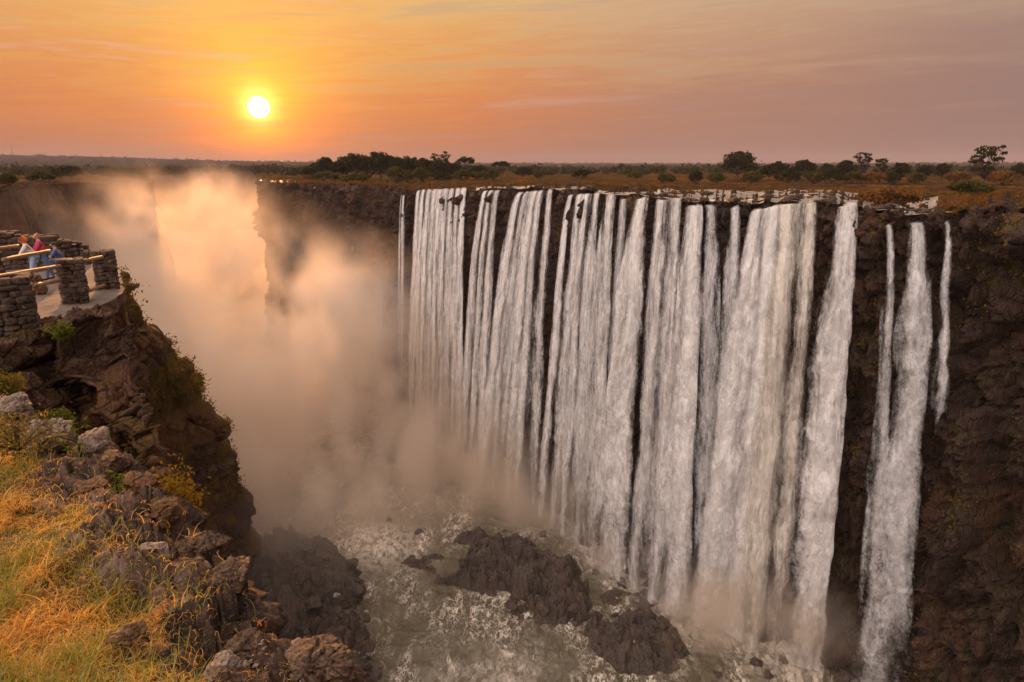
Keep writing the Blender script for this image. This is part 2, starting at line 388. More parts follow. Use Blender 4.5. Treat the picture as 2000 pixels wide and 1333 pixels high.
azs = np.concatenate([np.linspace(-75, -37, 90), np.linspace(-37, -27.62, 200), np.linspace(-27.59, -20.46, 80), np.linspace(-20.45, 8, 420), np.linspace(8.05, 42, 900), np.linspace(42.3, 75, 80)])
g = np.concatenate([np.linspace(0, 60, 200)[:-1], 60 * (12500 / 60.) ** np.linspace(0, 1, 230)])
D0 = lip_D(azs)[None, :]; wob = 0.0
Dg = D0 - 1.2 + g[:, None] * np.ones_like(D0)
X = np.sin(np.radians(azs))[None] * Dg; Y = np.cos(np.radians(azs))[None] * Dg
Z = plateau_z(X, Y, Dg, D0, lip_z(azs)[None, :] * np.ones_like(Dg))
A_p = np.stack([X, Y, Z], -1)
# the lip follows the broken edge of the wall
lipcut = np.clip(1 - g[:, None] / 6, 0, 1)
me = grid_mesh('plateau', A_p)
# where the river runs over the plateau (world plan): broad wet belts with shelves between
def river_mask(x, y, D, D0):
    p = np.stack([x, y, 0 * x], -1); b = D - D0
    w = fbm(p / (11, 5, 1), 4, s=60) + 0.35 * fbm(p / 2.2, 2, s=62)
    return w, b
t = NT('plateau'); p = t.pos()
mx = t.mix(t.noise(p, 0.055, 6, 0.62), (.014, .009, .005), (.085, .040, .010))
gr = t.mix(t.mapr(t.noise(p, 0.02, 5, .6), .42, .6), (.13, .055, .010), (.035, .032, .008))
mx = t.mix(t.mapr(t.noise(t.scale(p, (1, 1, 1), (5, 0, 0)), 0.09, 5, .65), .42, .58), mx, gr)
rk = t.mix(t.noise(p, 1.4, 5, .65), (.012, .008, .006), (.075, .045, .032))
d0 = t.n('ShaderNodeVectorMath', {0: p}, operation='LENGTH').outputs['Value']
sl_ = t.n('ShaderNodeSeparateXYZ', {0: t.n('ShaderNodeNewGeometry').outputs['Normal']}).outputs[2]
rkm = t.math('MAXIMUM', t.mapr(t.noise(p, 0.16, 6, .7), .47, .56, 0, 1), t.mapr(sl_, .93, .80))
rkm = t.math('MULTIPLY', rkm, t.mapr(d0, 300, 620, 1, 0.15))
mx = t.mix(rkm, mx, rk)
fd = t.mapr(d0, 700, 1800)
mx = t.mix(fd, mx, t.mix(t.noise(p, 0.004, 6, .7), (.012, .015, .012), (.034, .032, .020)))
M_plat = t.out(t.pbr(mx, 0.95, t.bump(t.noise(p, 1.1, 6, .7), .7, .5), **{'Specular IOR Level': 0.0}))
tag(link('ground', me, M_plat), 'rust brown grassy plain with dark rock shelves behind the falls', 'ground', kind='structure')

# river water that spreads over the shelves and slides to each notch: thin sheets just above the ground
def white_mat(name, foam, deep, fs, lo, hi, stretch=(1, 1, 1), bumps=.5, rough=.25, warp=1.2, tint=None, bd=.5, rot=0.0):
    t = NT(name); p = t.n('ShaderNodeMapping', {'Vector': t.pos(), 'Scale': stretch, 'Rotation': (0, 0, rot)}).outputs[0]
    wv = t.noise(p, fs * .35, 3, .5, 0, out=1)
    q = t.n('ShaderNodeVectorMath', {0: p, 1: t.n('ShaderNodeVectorMath', {0: wv}, operation='SCALE').outputs[0]}, operation='ADD').outputs[0]
    t.t.nodes[-1]
    for nd in t.t.nodes:
        if nd.bl_idname == 'ShaderNodeVectorMath' and nd.operation == 'SCALE': nd.inputs[3].default_value = warp / fs
    a = t.math('ABSOLUTE', t.math('SUBTRACT', t.noise(q, fs, 4, .62), .5)); b = t.math('ABSOLUTE', t.math('SUBTRACT', t.noise(q, fs * 2.7, 3, .6), .5))
    lace = t.math('MAXIMUM', t.mapr(a, .035, .0), t.math('MULTIPLY', t.mapr(b, .04, 0), .6))
    patch = t.noise(p, fs * .28, 5, .62, .6)
    f = t.math('ADD', t.math('MULTIPLY', lace, t.mapr(patch, lo - .06, hi)), t.math('MULTIPLY', t.mapr(t.math('ADD', patch, t.math('MULTIPLY', t.math('SUBTRACT', t.noise(q, fs * 3, 4, .7), .5), .35)), hi - .02, hi + .12), .9), clamp=True)
    return t, p, q, f, a
t, p, q, f, a = white_mat('upper_river', None, None, .8, .45, .60, (1, 1, 1))
col = t.mix(f, (.16, .12, .09), (.80, .73, .66))
M_up = t.out(t.pbr(col, t.mapr(f, 0, 1, .35, .8), t.bump(f, .6, .3), **{'Specular IOR Level': .6}))
VV = []; FF = []; 
def water_belt(name, az_l, az_r, b0, b1, seed, thr, label, lift=0.46, rs=.4):
    na = int((az_r - az_l) / .1) + 2; aa = np.linspace(az_l, az_r, na); bb = np.arange(b0, b1, rs)
    D0 = lip_D(aa)[None]; D = D0 + bb[:, None]; X = np.sin(np.radians(aa))[None] * D; Y = np.cos(np.radians(aa))[None] * D
    Z = plateau_z(X, Y, D, D0, lip_z(aa)[None] * np.ones_like(D)); p = np.stack([X, Y, 0 * X], -1)
    # still level: low-passed ground, so that shelves stand dry above it
    lvl = Z.copy()
    for _ in range(24):
        lvl[1:-1] = (lvl[:-2] + lvl[2:] + 2 * lvl[1:-1]) / 4; lvl[:, 1:-1] = (lvl[:, :-2] + lvl[:, 2:] + 2 * lvl[:, 1:-1]) / 4
    W = lvl + lift - .1 + 0.25 * fbm(p / (9, 3.5, 1), 3, s=seed) + .05 * ridge(p / 1.2, 2, seed)
    A = np.stack([X, Y, W], -1); F = grid_faces(*X.shape)
    keep = (W > Z - .12).reshape(-1) & ((fbm(p / (14, 5, 1), 3, s=seed + 3) > thr) | (0 * X > 1)).reshape(-1)
    F = F[keep[F].any(1)]
    if len(F) == 0: return
    tag(link(name, mesh_from(name, A.reshape(-1, 3), F), M_up), label, 'river', kind='structure')
water_belt('river', -3, 33, 1.0, 26, 71, -.30, 'white shallow river water threading between the rock shelves above the falls')
water_belt('river', 12, 32, 26, 90, 74, -.22, 'pale braided channel higher up the plain at right')
water_belt('river', -20.2, -17.5, 8, 90, 75, -.4, 'glinting water on the plain behind the far headland', lift=.5)

# ------------------------------------------------------------------ the river in the gorge
azr = np.linspace(-52, 48, 900); Dr = np.concatenate([np.arange(70, 260, .42), 260 * (1500 / 260.) ** np.linspace(0, 1, 160)])
X = np.sin(np.radians(azr))[None] * Dr[:, None]; Y = np.cos(np.radians(azr))[None] * Dr[:, None]; p = np.stack([X, Y, 0 * X], -1)
q = p + 3.0 * np.stack([fbm(p / 9, 2, s=81), fbm(p / 9, 2, s=82), 0 * X], -1)
Z = RIVER_Z + .95 * fbm(q / (9, 6, 1), 3, s=83) + .7 * (ridge(q / (5, 3.2, 1), 3, 84)) + .22 * ridge(q / 1.4, 2, 85)
t, p_, q_, f, a = white_mat('gorge_river', None, None, .2, .475, .68, (1.45, .75, 1), warp=1.6, rot=R(-36))
z = t.n('ShaderNodeSeparateXYZ', {0: t.pos()}).outputs[2]
f = t.math('ADD', f, t.math('MULTIPLY', t.n('ShaderNodeAttribute', attribute_name='foam').outputs['Fac'], t.mapr(t.noise(q_, .55, 5, .65), .38, .56, .15, .85)), clamp=True)
f = t.math('ADD', f, t.mapr(z, RIVER_Z + .75, RIVER_Z + 1.5, 0, .6), clamp=True)
col = t.mix(t.noise(p_, .05, 3), (.075, .062, .036), (.12, .095, .058)); col = t.mix(f, col, (.78, .69, .58))
M_riv = t.out(t.pbr(col, t.mapr(f, 0, 1, .42, .8), t.bump(t.math('ADD', f, t.noise(q_, 1.2, 4, .6)), .8, .35), **{'Specular IOR Level': .35}))
me = grid_mesh('gorge_river', np.stack([X, Y, Z], -1)); azg = np.degrees(np.arctan2(X, Y)); dw = wall_D(azg) - np.hypot(X, Y); rap = PZ(745, 1062, RIVER_Z); rap2 = PZ(960, 1330, RIVER_Z)
fm = np.where(azg > -11, 1 - sstep(4, 26, dw + 5 * fbm(p / 8, 3, s=87)), 0) * (azg < 29) + .85 * np.exp(-(((X - rap[0]) / 11) ** 2 + ((Y - rap[1]) / 12) ** 2)) + .35 * np.exp(-(((X - rap2[0]) / 14) ** 2 + ((Y - rap2[1]) / 9) ** 2)); fm = np.maximum(fm, sstep(230, 300, np.hypot(X, Y)) * 1.0); set_attr(me, 'foam', np.clip(fm, 0, 1))
tag(link('river', me, M_riv), 'churning olive river with foam lacing at the bottom of the gorge', 'river', kind='structure')

# ------------------------------------------------------------------ aerial haze: closed box of even, thin air
def box_mesh(name, lo, hi):
    x0, y0, z0 = lo; x1, y1, z1 = hi
    V = [(x0, y0, z0), (x1, y0, z0), (x1, y1, z0), (x0, y1, z0), (x0, y0, z1), (x1, y0, z1), (x1, y1, z1), (x0, y1, z1)]
    return mesh_from(name, V, [(0, 3, 2, 1), (4, 5, 6, 7), (0, 1, 5, 4), (1, 2, 6, 5), (2, 3, 7, 6), (3, 0, 4, 7)], False)
t = NT('haze_air')
vol = t.n('ShaderNodeVolumePrincipled', {'Color': (.50, .43, .46, 1), 'Density': 0.00008, 'Anisotropy': 0.0})
o = link('haze', box_mesh('haze', (-13000, -13000, RIVER_Z - 4), (13000, 13000, 175)), t.out(None, vol.outputs[0])); tag(o, kind='stuff'); HAZE = o

# ------------------------------------------------------------------ spray: voxel cloud filled by a procedural density
def build_mist():
    def node(t, typ, **k): 
        n = t.nodes.new(typ)
        for a, b in k.items(): setattr(n, a, b)
        return n
    mt = NT('spray'); at = mt.n('ShaderNodeVolumePrincipled', {'Color': (.993, .90, .805, 1), 'Density': 1.0, 'Anisotropy': 0.42})
    at.inputs['Density Attribute'].default_value = 'density'
    M = mt.out(None, at.outputs[0])
    g = bpy.data.node_groups.new('spray_density', 'GeometryNodeTree')
    g.interface.new_socket('Geometry', in_out='INPUT', socket_type='NodeSocketGeometry'); g.interface.new_socket('Geometry', in_out='OUTPUT', socket_type='NodeSocketGeometry')
    gi = node(g, 'NodeGroupInput'); go = node(g, 'NodeGroupOutput')
    L = g.links.new
    def setin(n, i, v):
        if isinstance(v, bpy.types.NodeSocket): L(v, n.inputs[i])
        else: n.inputs[i].default_value = v
    def m(op, a, b=None, c=None):
        n = node(g, 'ShaderNodeMath', operation=op)
        for i, v in enumerate((a, b, c)):
            if v is not None: setin(n, i, v)
        return n.outputs[0]
    def vm(op, a, b=None, out=0):
        n = node(g, 'ShaderNodeVectorMath', operation=op); setin(n, 0, a)
        if b is not None: setin(n, 3 if op == 'SCALE' else 1, b)
        return n.outputs[out]
    def noise(v, sc, det, rough=.6):
        n = node(g, 'ShaderNodeTexNoise'); setin(n, 'Vector', v); setin(n, 'Scale', sc); setin(n, 'Detail', det); setin(n, 'Roughness', rough); return n.outputs[0], n.outputs[1]
    pos = node(g, 'GeometryNodeInputPosition').outputs[0]
    w = noise(vm('MULTIPLY', pos, (1, 1, .7)), .018, 3)[1]
    wp = vm('ADD', pos, vm('SCALE', vm('SUBTRACT', w, (.5, .5, .5)), 30.0))
    big = noise(vm('MULTIPLY', wp, (1, 1, .75)), .022, 5, .6)[0]
    fine = noise(vm('MULTIPLY', wp, (1, 1, .8)), .085, 5, .62)[0]
    nz = m('ADD', m('MULTIPLY', big, .56), m('MULTIPLY', fine, .44))
    tot = None
    # (centre, radii, density, noise threshold softness)
    for (c, r, d) in MIST_BLOBS:
        e = vm('LENGTH', vm('DIVIDE', vm('SUBTRACT', wp, tuple(c)), tuple(r)), out=1)
        k = m('MULTIPLY', m('EXPONENT', m('MULTIPLY', m('POWER', e, 2.4), -1.0)), d)
        tot = k if tot is None else m('ADD', tot, k)
    mr = node(g, 'ShaderNodeMapRange', interpolation_type='SMOOTHSTEP'); setin(mr, 0, nz); setin(mr, 1, .445); setin(mr, 2, .575); setin(mr, 3, .04); setin(mr, 4, 1.35)
    den = m('MULTIPLY', tot, mr.outputs[0]); zf = node(g, 'ShaderNodeMapRange', interpolation_type='SMOOTHSTEP'); setin(zf, 0, node(g, 'ShaderNodeSeparateXYZ').outputs[2]); L(wp, g.nodes[-1].inputs[0]); setin(zf, 1, -22); setin(zf, 2, 7); setin(zf, 3, 1.); setin(zf, 4, 0.); den = m('MULTIPLY', den, zf.outputs[0])
    den = m('MAXIMUM', m('SUBTRACT', den, .0012), 0.0)
    vc = node(g, 'GeometryNodeVolumeCube'); setin(vc, 'Density', den); setin(vc, 'Min', MIST_LO); setin(vc, 'Max', MIST_HI)
    for k, i in (('Resolution X', 0), ('Resolution Y', 1), ('Resolution Z', 2)): setin(vc, k, int((MIST_HI[i] - MIST_LO[i]) / MIST_VOX))
    sm = node(g, 'GeometryNodeSetMaterial'); L(vc.outputs[0], sm.inputs[0]); sm.inputs['Material'].default_value = M
    L(sm.outputs[0], go.inputs[0])
    me = box_mesh('mist', (-1, 300, -60), (1, 302, -58)); o = link('mist', me, M); tag(o, kind='stuff')
    md = o.modifiers.new('spray', 'NODES'); md.node_group = g
    return o
def B(px, py, D, r, d):
    return (PD(px, py, D), r, d)
MIST_VOX = 2.0; MIST_LO = (-330, 110, -112); MIST_HI = (90, 640, 34)
MIST_BLOBS = [
    # plume rising towards the sun, past the end of the headland
    B(335, 500, 335, (32, 52, 46), .020), B(400, 600, 290, (30, 40, 34), .018), B(405, 440, 400, (14, 46, 32), .020), B(440, 500, 500, (60, 70, 44), .014), B(420, 590, 400, (50, 50, 26), .014), B(395, 375, 390, (26, 34, 20), .016), B(270, 480, 310, (36, 42, 34), .013),
    # the mass of spray low in the gorge between the walls
    B(450, 660, 300, (55, 60, 40), .028), B(600, 760, 250, (50, 38, 32), .040), B(430, 760, 240, (45, 45, 34), .026), B(560, 860, 215, (42, 34, 22), .032), B(700, 900, 212, (36, 26, 17), .030), B(515, 1010, 158, (24, 20, 15), .010), B(600, 1120, 135, (16, 12, 9), .008), B(880, 770, 240, (20, 14, 16), .016),
    # wisps that stand in front of the dark headland cliff
    B(620, 610, 258, (13, 17, 20), .036), B(690, 670, 242, (24, 20, 23), .036), B(555, 640, 275, (14, 18, 13), .014),
    B(830, 840, 232, (30, 22, 20), .036), B(760, 930, 215, (26, 20, 14), .020),
] + [B(px, float(np.interp(px, [780, 850, 950, 1100, 1250, 1400, 1550, 1700], [800, 840, 915, 1000, 1105, 1188, 1212, 1290])) , D, (rad * 1.6, rad * 1.1, hz * 1.25), dn * 1.5) for px, D, rad, hz, dn in
    ((880, 236, 11, 13, .045), (930, 222, 11, 12, .050), (985, 212, 10, 11, .050), (1040, 202, 9, 9, .045), (1095, 193, 9, 9, .055), (1150, 184, 9, 9, .055), (1205, 174, 8, 8, .052), (1260, 165, 7.5, 8, .052), (1320, 156, 7, 8, .052), (1375, 149, 7, 8, .055), (1430, 145, 7, 8, .055), (1490, 143, 7, 7.5, .055), (1550, 143, 6.5, 6, .048), (1610, 142, 5, 5, .024), (1690, 137, 4.5, 5, .040))]
MIST_BLOBS += [B(1380, 1120, 147, (9, 6, 15), .010), B(1540, 1130, 143, (7, 5, 14), .008), B(1000, 880, 210, (28, 15, 19), .048), B(1150, 970, 186, (20, 12, 15), .040), B(1280, 1060, 162, (15, 9, 11), .030), B(860, 940, 208, (26, 18, 12), .040), B(1000, 1000, 190, (22, 11, 8), .028), B(880, 820, 236, (22, 12, 18), .030)]

MIST = build_mist()
# ------------------------------------------------------------------ the waterfalls, one curtain each
def water_material(name, fine, tint=(.93, .89, .87), soft=.20):
    t = NT(name)
    uv = t.n('ShaderNodeAttribute', attribute_name='flow').outputs['Vector']
    edge = t.n('ShaderNodeAttribute', attribute_name='edge').outputs['Fac']
    dens = t.n('ShaderNodeAttribute', attribute_name='dens').outputs['Fac']
    q = t.scale(uv, (1, .085, 1))
    wv = t.n('ShaderNodeVectorMath', {0: t.noise(t.scale(uv, (1, .35, 1)), .55, 3, .5, 0, out=1), 1: (.5, .5, .5)}, operation='SUBTRACT').outputs[0]
    ws = t.n('ShaderNodeVectorMath', {0: wv}, operation='SCALE'); ws.inputs[3].default_value = 1.1
    q = t.n('ShaderNodeVectorMath', {0: q, 1: ws.outputs[0]}, operation='ADD').outputs[0]
    n1 = t.noise(q, .42, 4, .6); n2 = t.noise(q, 1.5, 5, .65); n3 = t.noise(t.scale(uv, (1, .3, 1)), 1.8 * fine, 5, .72, .3)
    cn = lambda x, k: t.math('MULTIPLY', t.math('SUBTRACT', x, .5), k)
    a = t.math('ADD', .5, t.math('ADD', cn(n1, 1.0), t.math('ADD', cn(n2, 1.05), cn(n3, .75))))
    a = t.math('ADD', a, t.math('ADD', cn(edge, .95), cn(dens, .8)))
    al = t.mapr(a, .27, 1.06 + soft)
    col = t.mix(t.mapr(n3, .35, .7), tuple(x * .82 for x in tint), tint)
    h = t.math('ADD', t.math('MULTIPLY', n2, 1.0), t.math('ADD', t.math('MULTIPLY', n3, .4), t.math('MULTIPLY', n1, 1.6)))
    nb = t.bump(h, .8, 1.6)
    df = t.n('ShaderNodeBsdfDiffuse', {'Color': col, 'Normal': nb}).outputs[0]
    tl = t.n('ShaderNodeBsdfTranslucent', {'Color': col, 'Normal': nb}).outputs[0]
    mx = t.n('ShaderNodeMixShader', {0: .16, 1: df, 2: tl}).outputs[0]
    tr = t.n('ShaderNodeBsdfTransparent').outputs[0]
    return t.out(t.n('ShaderNodeMixShader', {0: al, 1: tr, 2: mx}).outputs[0])
M_wat = water_material('falling_water', 1.0); M_warm = water_material('silty_water', 1.0, (.90, .83, .74)); M_thin = water_material('thin_water', 1.5, (.90, .88, .88), .24)
_bx = np.array([760, 800, 850, 950, 1100, 1250, 1400, 1550, 1640, 1700, 1760, 1850]); _by = np.array([805, 825, 860, 935, 1022, 1140, 1222, 1248, 1290, 1318, 1340, 1360])
def waterfall(topL, topR, yL, yR, botL, botR, label, dens=.62, layers=3, mid=None, stop=None, mat=None, run=5.0, seed=0, throw_y=None, amp=.7, taper=0, off=0):
    """a curtain: leaves the lip between two points and falls in an arc to its landing line, in two or three loose sheets"""
    def lip(px, py):
        a = AZ(px, py); return PD(px, py, float(wall_D(a)) - .4)
    def land(px, py=None):
        py = float(np.interp(px, _bx, _by)) if py is None else py
        return PZ(px, py, RIVER_Z + 1)
    tl, tr = lip(topL, yL), lip(topR, yR); bl, br = land(botL, throw_y), land(botR, throw_y)
    wid = np.linalg.norm(tr - tl); widb = np.linalg.norm(br - bl); nu = max(10, int(max(wid, widb) / .42)); nv = 230
    VV, FF, UV, ED, DE = [], [], [], [], []; foff = 0; r_ = np.random.default_rng(seed * 13 + 1)
    # the curtain is made of jets: narrow at the lip, rounded, spreading and overlapping as they fall; thin veils hang behind and between them
    n = max(1, int(round(wid / 4.0))) if layers > 1 else 1
    cen = (np.arange(n) + .5) / n + r_.uniform(-.16, .16, n) / n
    if mid is not None: dj = np.interp(cen, np.linspace(0, 1, len(mid)), mid)
    else: dj = np.ones(n)
    sheets = [(.5, .53, dens - .42, .10, -.3, 1.0)]
    for c_, k_ in zip(cen, dj): sheets.append((c_, (.5 / n) * r_.uniform(1.0, 1.4), dens * (.35 + .65 * k_) + r_.uniform(-.12, .10), r_.uniform(.45, .7), r_.uniform(.0, 2.2), r_.uniform(1.0, 1.25)))
    if layers > 1:
        for _ in range(n + 1): sheets.append((r_.uniform(.05, .95), (.5 / n) * r_.uniform(.6, .95), dens - .22, .4, r_.uniform(.6, 2.4), r_.uniform(1.3, 2.0)))
    for ly, (c_, hw, dn, bul, fwd, gr) in enumerate(sheets):
        t = np.concatenate([-np.linspace(1, .05, 14), np.linspace(0, 1, nv - 14) ** 1.25])[:, None]; tt = np.clip(t, 0, 1); back = np.clip(-t, 0, 1)
        W_ = max(wid, .1) * 2 * hw; nu = max(9, int(W_ * gr / .34)); s_ = np.linspace(-1, 1, nu)[None, :]
        late = r_.uniform(0, .10) if ly > n else 0
        u = c_ + s_ * hw * (.78 + .22 * sstep(0, .35, tt)) * (1 + (gr - 1) * tt ** .6) + .03 * vnoise(np.stack([tt * 3 + seed, 0 * tt, 0 * tt + ly], -1), 3) * tt
        u = np.clip(u, -.01, 1.01) if ly else u
        st = tt ** .5 * .55 + tt * .45
        top = tl[None, None] * (1 - u[..., None]) + tr[None, None] * u[..., None]; bot = bl[None, None] * (1 - u[..., None]) + br[None, None] * u[..., None]
        A = np.zeros((nv, nu, 3)); A[..., :2] = top[..., :2] * (1 - st)[..., None] + bot[..., :2] * st[..., None]; A[..., 2] = top[..., 2] * (1 - tt) + bot[..., 2] * tt
        dirb = (top[0, :, :2] / np.linalg.norm(top[0, :, :2], axis=1, keepdims=True))
        A[..., 0] += dirb[None, :, 0] * back * run; A[..., 1] += dirb[None, :, 1] * back * run; A[..., 2] += back * .38 + .10 * (t < 0)
        grow = sstep(-.02, .22, t); um = u * wid; arc = np.stack([um + 0 * t, t * 100 + 0 * u, np.full((nv, nu), seed * 7.7 + ly * 3.1)], -1)
        lob = vnoise(arc / (1.5, 26, 1), 6 + seed) * .7 + fbm(arc / (1.0, 5, 1), 3, s=7 + seed) * 1.0 + fbm(arc / (3.4, 10, 1), 2, s=9 + seed) * 1.5
        W_t = W_ * (1 + (gr - 1) * tt ** .6); rnd = bul * W_t * np.sqrt(np.clip(1 - s_ ** 2, 0, 1))
        d = amp * lob * (.15 + grow) * 1.1 + rnd * (.25 + .75 * grow) + fwd * grow + .85 + .8 * sstep(-.3, .03, t) + off * sstep(0, .12, t)
        A[..., 0] -= dirb[None, :, 0] * d; A[..., 1] -= dirb[None, :, 1] * d
        tg = (tr - tl)[:2] / wid; side = amp * (.8 * vnoise(arc / (3.0, 10, 1), 8 + seed) + 1.1 * vnoise(arc / (9, 28, 1), 18 + seed) + .35 * vnoise(arc / (1.2, 3.5, 1), 28 + seed)) * grow; A[..., 0] += tg[0] * side; A[..., 1] += tg[1] * side
        e = np.clip(1 - np.abs(s_) ** 1.7 * (1 + .3 * vnoise(arc / (1.5, 9, 1), 10 + seed)), 0, 1) * np.ones((nv, 1))
        dd = np.full((nv, nu), dn) + .05 * (1 - sstep(0, .3, t)) - taper * sstep(.3, 1, t) - .38 * sstep(.60, 1, t) - .22 * np.clip(back * 1.3 - .35, 0, 1)
        if ly > n: dd = dd - .9 * (1 - sstep(late, late + .12, t)) - .3 * sstep(.75, .95, t)
        if stop is not None: dd = dd - 1.6 * sstep(stop - .12, stop, t + .04 * vnoise(arc / (1.0, 20, 1), 31))
        vv = t * np.linalg.norm((bot - top)[0, 0])
        UV.append(np.stack([um * 1.0 + 0 * t, vv + 0 * u, np.full((nv, nu), seed * 5.3 + ly * 11.7)], -1).reshape(-1, 3))
        VV.append(A.reshape(-1, 3)); FF.append(grid_faces(nv, nu, foff)); foff += nv * nu; ED.append(e.ravel()); DE.append(dd.ravel())
    me = mesh_from('waterfall', np.concatenate(VV), np.concatenate(FF))
    a = me.attributes.new('flow', 'FLOAT_VECTOR', 'POINT'); a.data.foreach_set('vector', np.concatenate(UV).astype(np.float32).ravel())
    set_attr(me, 'edge', np.concatenate(ED)); set_attr(me, 'dens', np.concatenate(DE))
    return tag(link('waterfall', me, mat or M_wat), label, 'waterfall', 'curtains of water falling into the gorge')
F = waterfall
F(812, 912, 374, 370, 796, 900, 'broad white waterfall with four lobes, first big one beside the dark dry cliff', .70, 3, seed=1, mid=[.7, 1, 1, .95, .8, 1, 1])
F(942, 979, 374, 372, 893, 946, 'slim twin-stranded waterfall just right of the broad four-lobed one', .58, 3, seed=2, mid=[1, 1, .35, 1, .8])
F(1008, 1082, 378, 372, 926, 1052, 'wide waterfall whose lip slants up to the right, left of the reddish rock notch', .67, 3, seed=3, mid=[.9, 1, .6, 1, .9, .75, .5])
F(1110, 1172, 382, 379, 1050, 1134, 'waterfall of two merging strands right of the reddish rock notch', .66, 3, seed=4, mid=[1, 1, .55, 1, .8])
F(1178, 1203, 380, 384, 1128, 1168, 'narrow greyish waterfall tucked between two brighter curtains', .55, 2, seed=5)
F(1204, 1226, 390, 390, 1160, 1196, 'faint ribbon of water on dark rock left of the bright leaning column', .38, 2, seed=6, mat=M_thin, taper=.08)
F(1236, 1270, 392, 386, 1158, 1222, 'bright single column of falling water leaning left at mid cliff', .74, 3, seed=7, off=1.4)
F(1276, 1330, 392, 392, 1222, 1288, 'double waterfall with dark gap between its strands, right of the bright leaning column', .56, 3, seed=8, mid=[.8, 1, .35, .95, .8])
F(1336, 1372, 404, 402, 1276, 1342, 'smooth waterfall pouring from a square rock lip', .70, 3, seed=9)
F(1370, 1402, 402, 402, 1336, 1378, 'sheer veil of thin threads over black rock beside the square rock lip', .30, 2, seed=10, mat=M_thin, taper=.05)
F(1418, 1448, 412, 400, 1362, 1416, 'broken lacy waterfall left of the biggest curtain', .46, 3, seed=11, mat=M_thin, amp=.6, taper=.08)
F(1468, 1524, 412, 402, 1350, 1452, 'left half of the biggest curtain, thick and cream white', .80, 3, seed=12, run=8)
F(1512, 1596, 402, 396, 1436, 1528, 'right half of the biggest curtain, streaked and partly silty', .68, 3, seed=13, mid=[.9, 1, .9, 1, .75, .5, .75], mat=M_warm, run=9)
F(1628, 1674, 406, 402, 1516, 1606, 'tall leaning waterfall right of the biggest curtain, beside bare black rock', .66, 3, seed=14, run=8, off=1.2)
F(1722, 1742, 446, 436, 1664, 1706, 'wispy trickle left of the rightmost big strand', .30, 2, seed=15, mat=M_thin, amp=.5, taper=.1, off=2.5)
F(1772, 1812, 438, 436, 1668, 1768, 'ragged waterfall bouncing down the mossy right-hand cliff', .46, 3, seed=16, amp=.9, mid=[.9, 1, .75, 1, .8], run=3, off=3.2, mat=M_thin)
F(1842, 1858, 436, 434, 1758, 1796, 'thin stepped ribbon of water nearest the right edge', .40, 2, seed=17, mat=M_thin, stop=.42, amp=.8, run=2, off=2.5)
F(781, 793, 384, 382, 776, 790, 'lone thin thread of water on the dark dry cliff beside the first big curtain', .42, 2, seed=18, mat=M_thin, amp=.3, taper=.35, run=2)
F(686, 697, 374, 374, 684, 696, 'faint thread of water midway along the dark dry cliff', .30, 1, seed=19, mat=M_thin, stop=.55, amp=.3, throw_y=720, run=2)
F(610, 619, 367, 367, 610, 620, 'faintest thread of water nearest the end of the headland', .26, 1, seed=20, mat=M_thin, stop=.5, amp=.3, throw_y=660, run=2)
# ------------------------------------------------------------------ near rock: our side of the gorge
def disp(A, fn, sgn=1):
    N = normals(A) * sgn; return A + N * fn[..., None]
def headland(rows, px_left, lf, nr, nc, name, mat, label, fn, back=1.5, mids=None, flip=False, sgn=-1):
    """rows: (py, px of the outline, distance); a buttress that comes nearer to the left of its outline and runs away behind it"""
    C = []
    for i, r in enumerate(rows):
        py, px, D = r[:3]; s = PD(px, py, D); z = s[2]; w = (r[3] if len(r) > 3 else lf)
        l = PD(px_left, py, D * w); l[2] = z * 1.0
        az_s = math.atan2(s[0], s[1])
        def at(az, d): return np.array((math.sin(az) * d, math.cos(az) * d, z))
        azl = math.atan2(l[0], l[1]); 
        ctrl = [at(azl, D * w)]
        for k, (f, dd) in enumerate(mids or [(.33, .96), (.66, 1.0)]): ctrl.append(at(azl + (az_s - azl) * f, D * (w + (1 - w) * f) * dd))
        ctrl += [s, at(az_s - R(.35), D * 1.06), at(az_s - R(3.0), D * 1.22), at(az_s - R(9), D * back)]
        C.append(ctrl)
    A = surf(C, nr, nc)
    A = disp(A, fn(A) * sstep(0, .07, np.linspace(0, 1, nr))[:, None], sgn)
    me = grid_mesh(name, A); return tag(link('cliff', me, mat), label, 'cliff', kind='structure'), A
M_head = rock_mat('headland_rock', (.02, .012, .008), (.055, .031, .019), (.11, .063, .04), (.17, .065, .015), (.075, .05, .010), 3.0, 1.3, 0.8, 0.4, 0.3, .12)
M_near = rock_mat('near_rock', (.010, .007, .006), (.045, .026, .018), (.17, .095, .062), (.22, .085, .025), (.07, .055, .010), .42, 0.6, .9, .5, 0.6, .2)
M_gold = rock_mat('golden_rock', (.05, .03, .018), (.15, .085, .05), (.33, .20, .13), (.34, .16, .06), (.10, .075, .012), .35, 0.5, .8, .5, 0.8, .25)
rowsB = [(505, 90, 94), (530, 180, 98), (560, 236, 102), (600, 266, 106), (640, 284, 110), (690, 322, 116), (722, 348, 121), (752, 372, 126), (775, 388, 130), (800, 392, 133), (826, 408, 137), (850, 430, 141), (900, 448, 148), (960, 468, 156), (1000, 480, 162), (1040, 494, 168), (1075, 506, 174), (1150, 530, 178)]
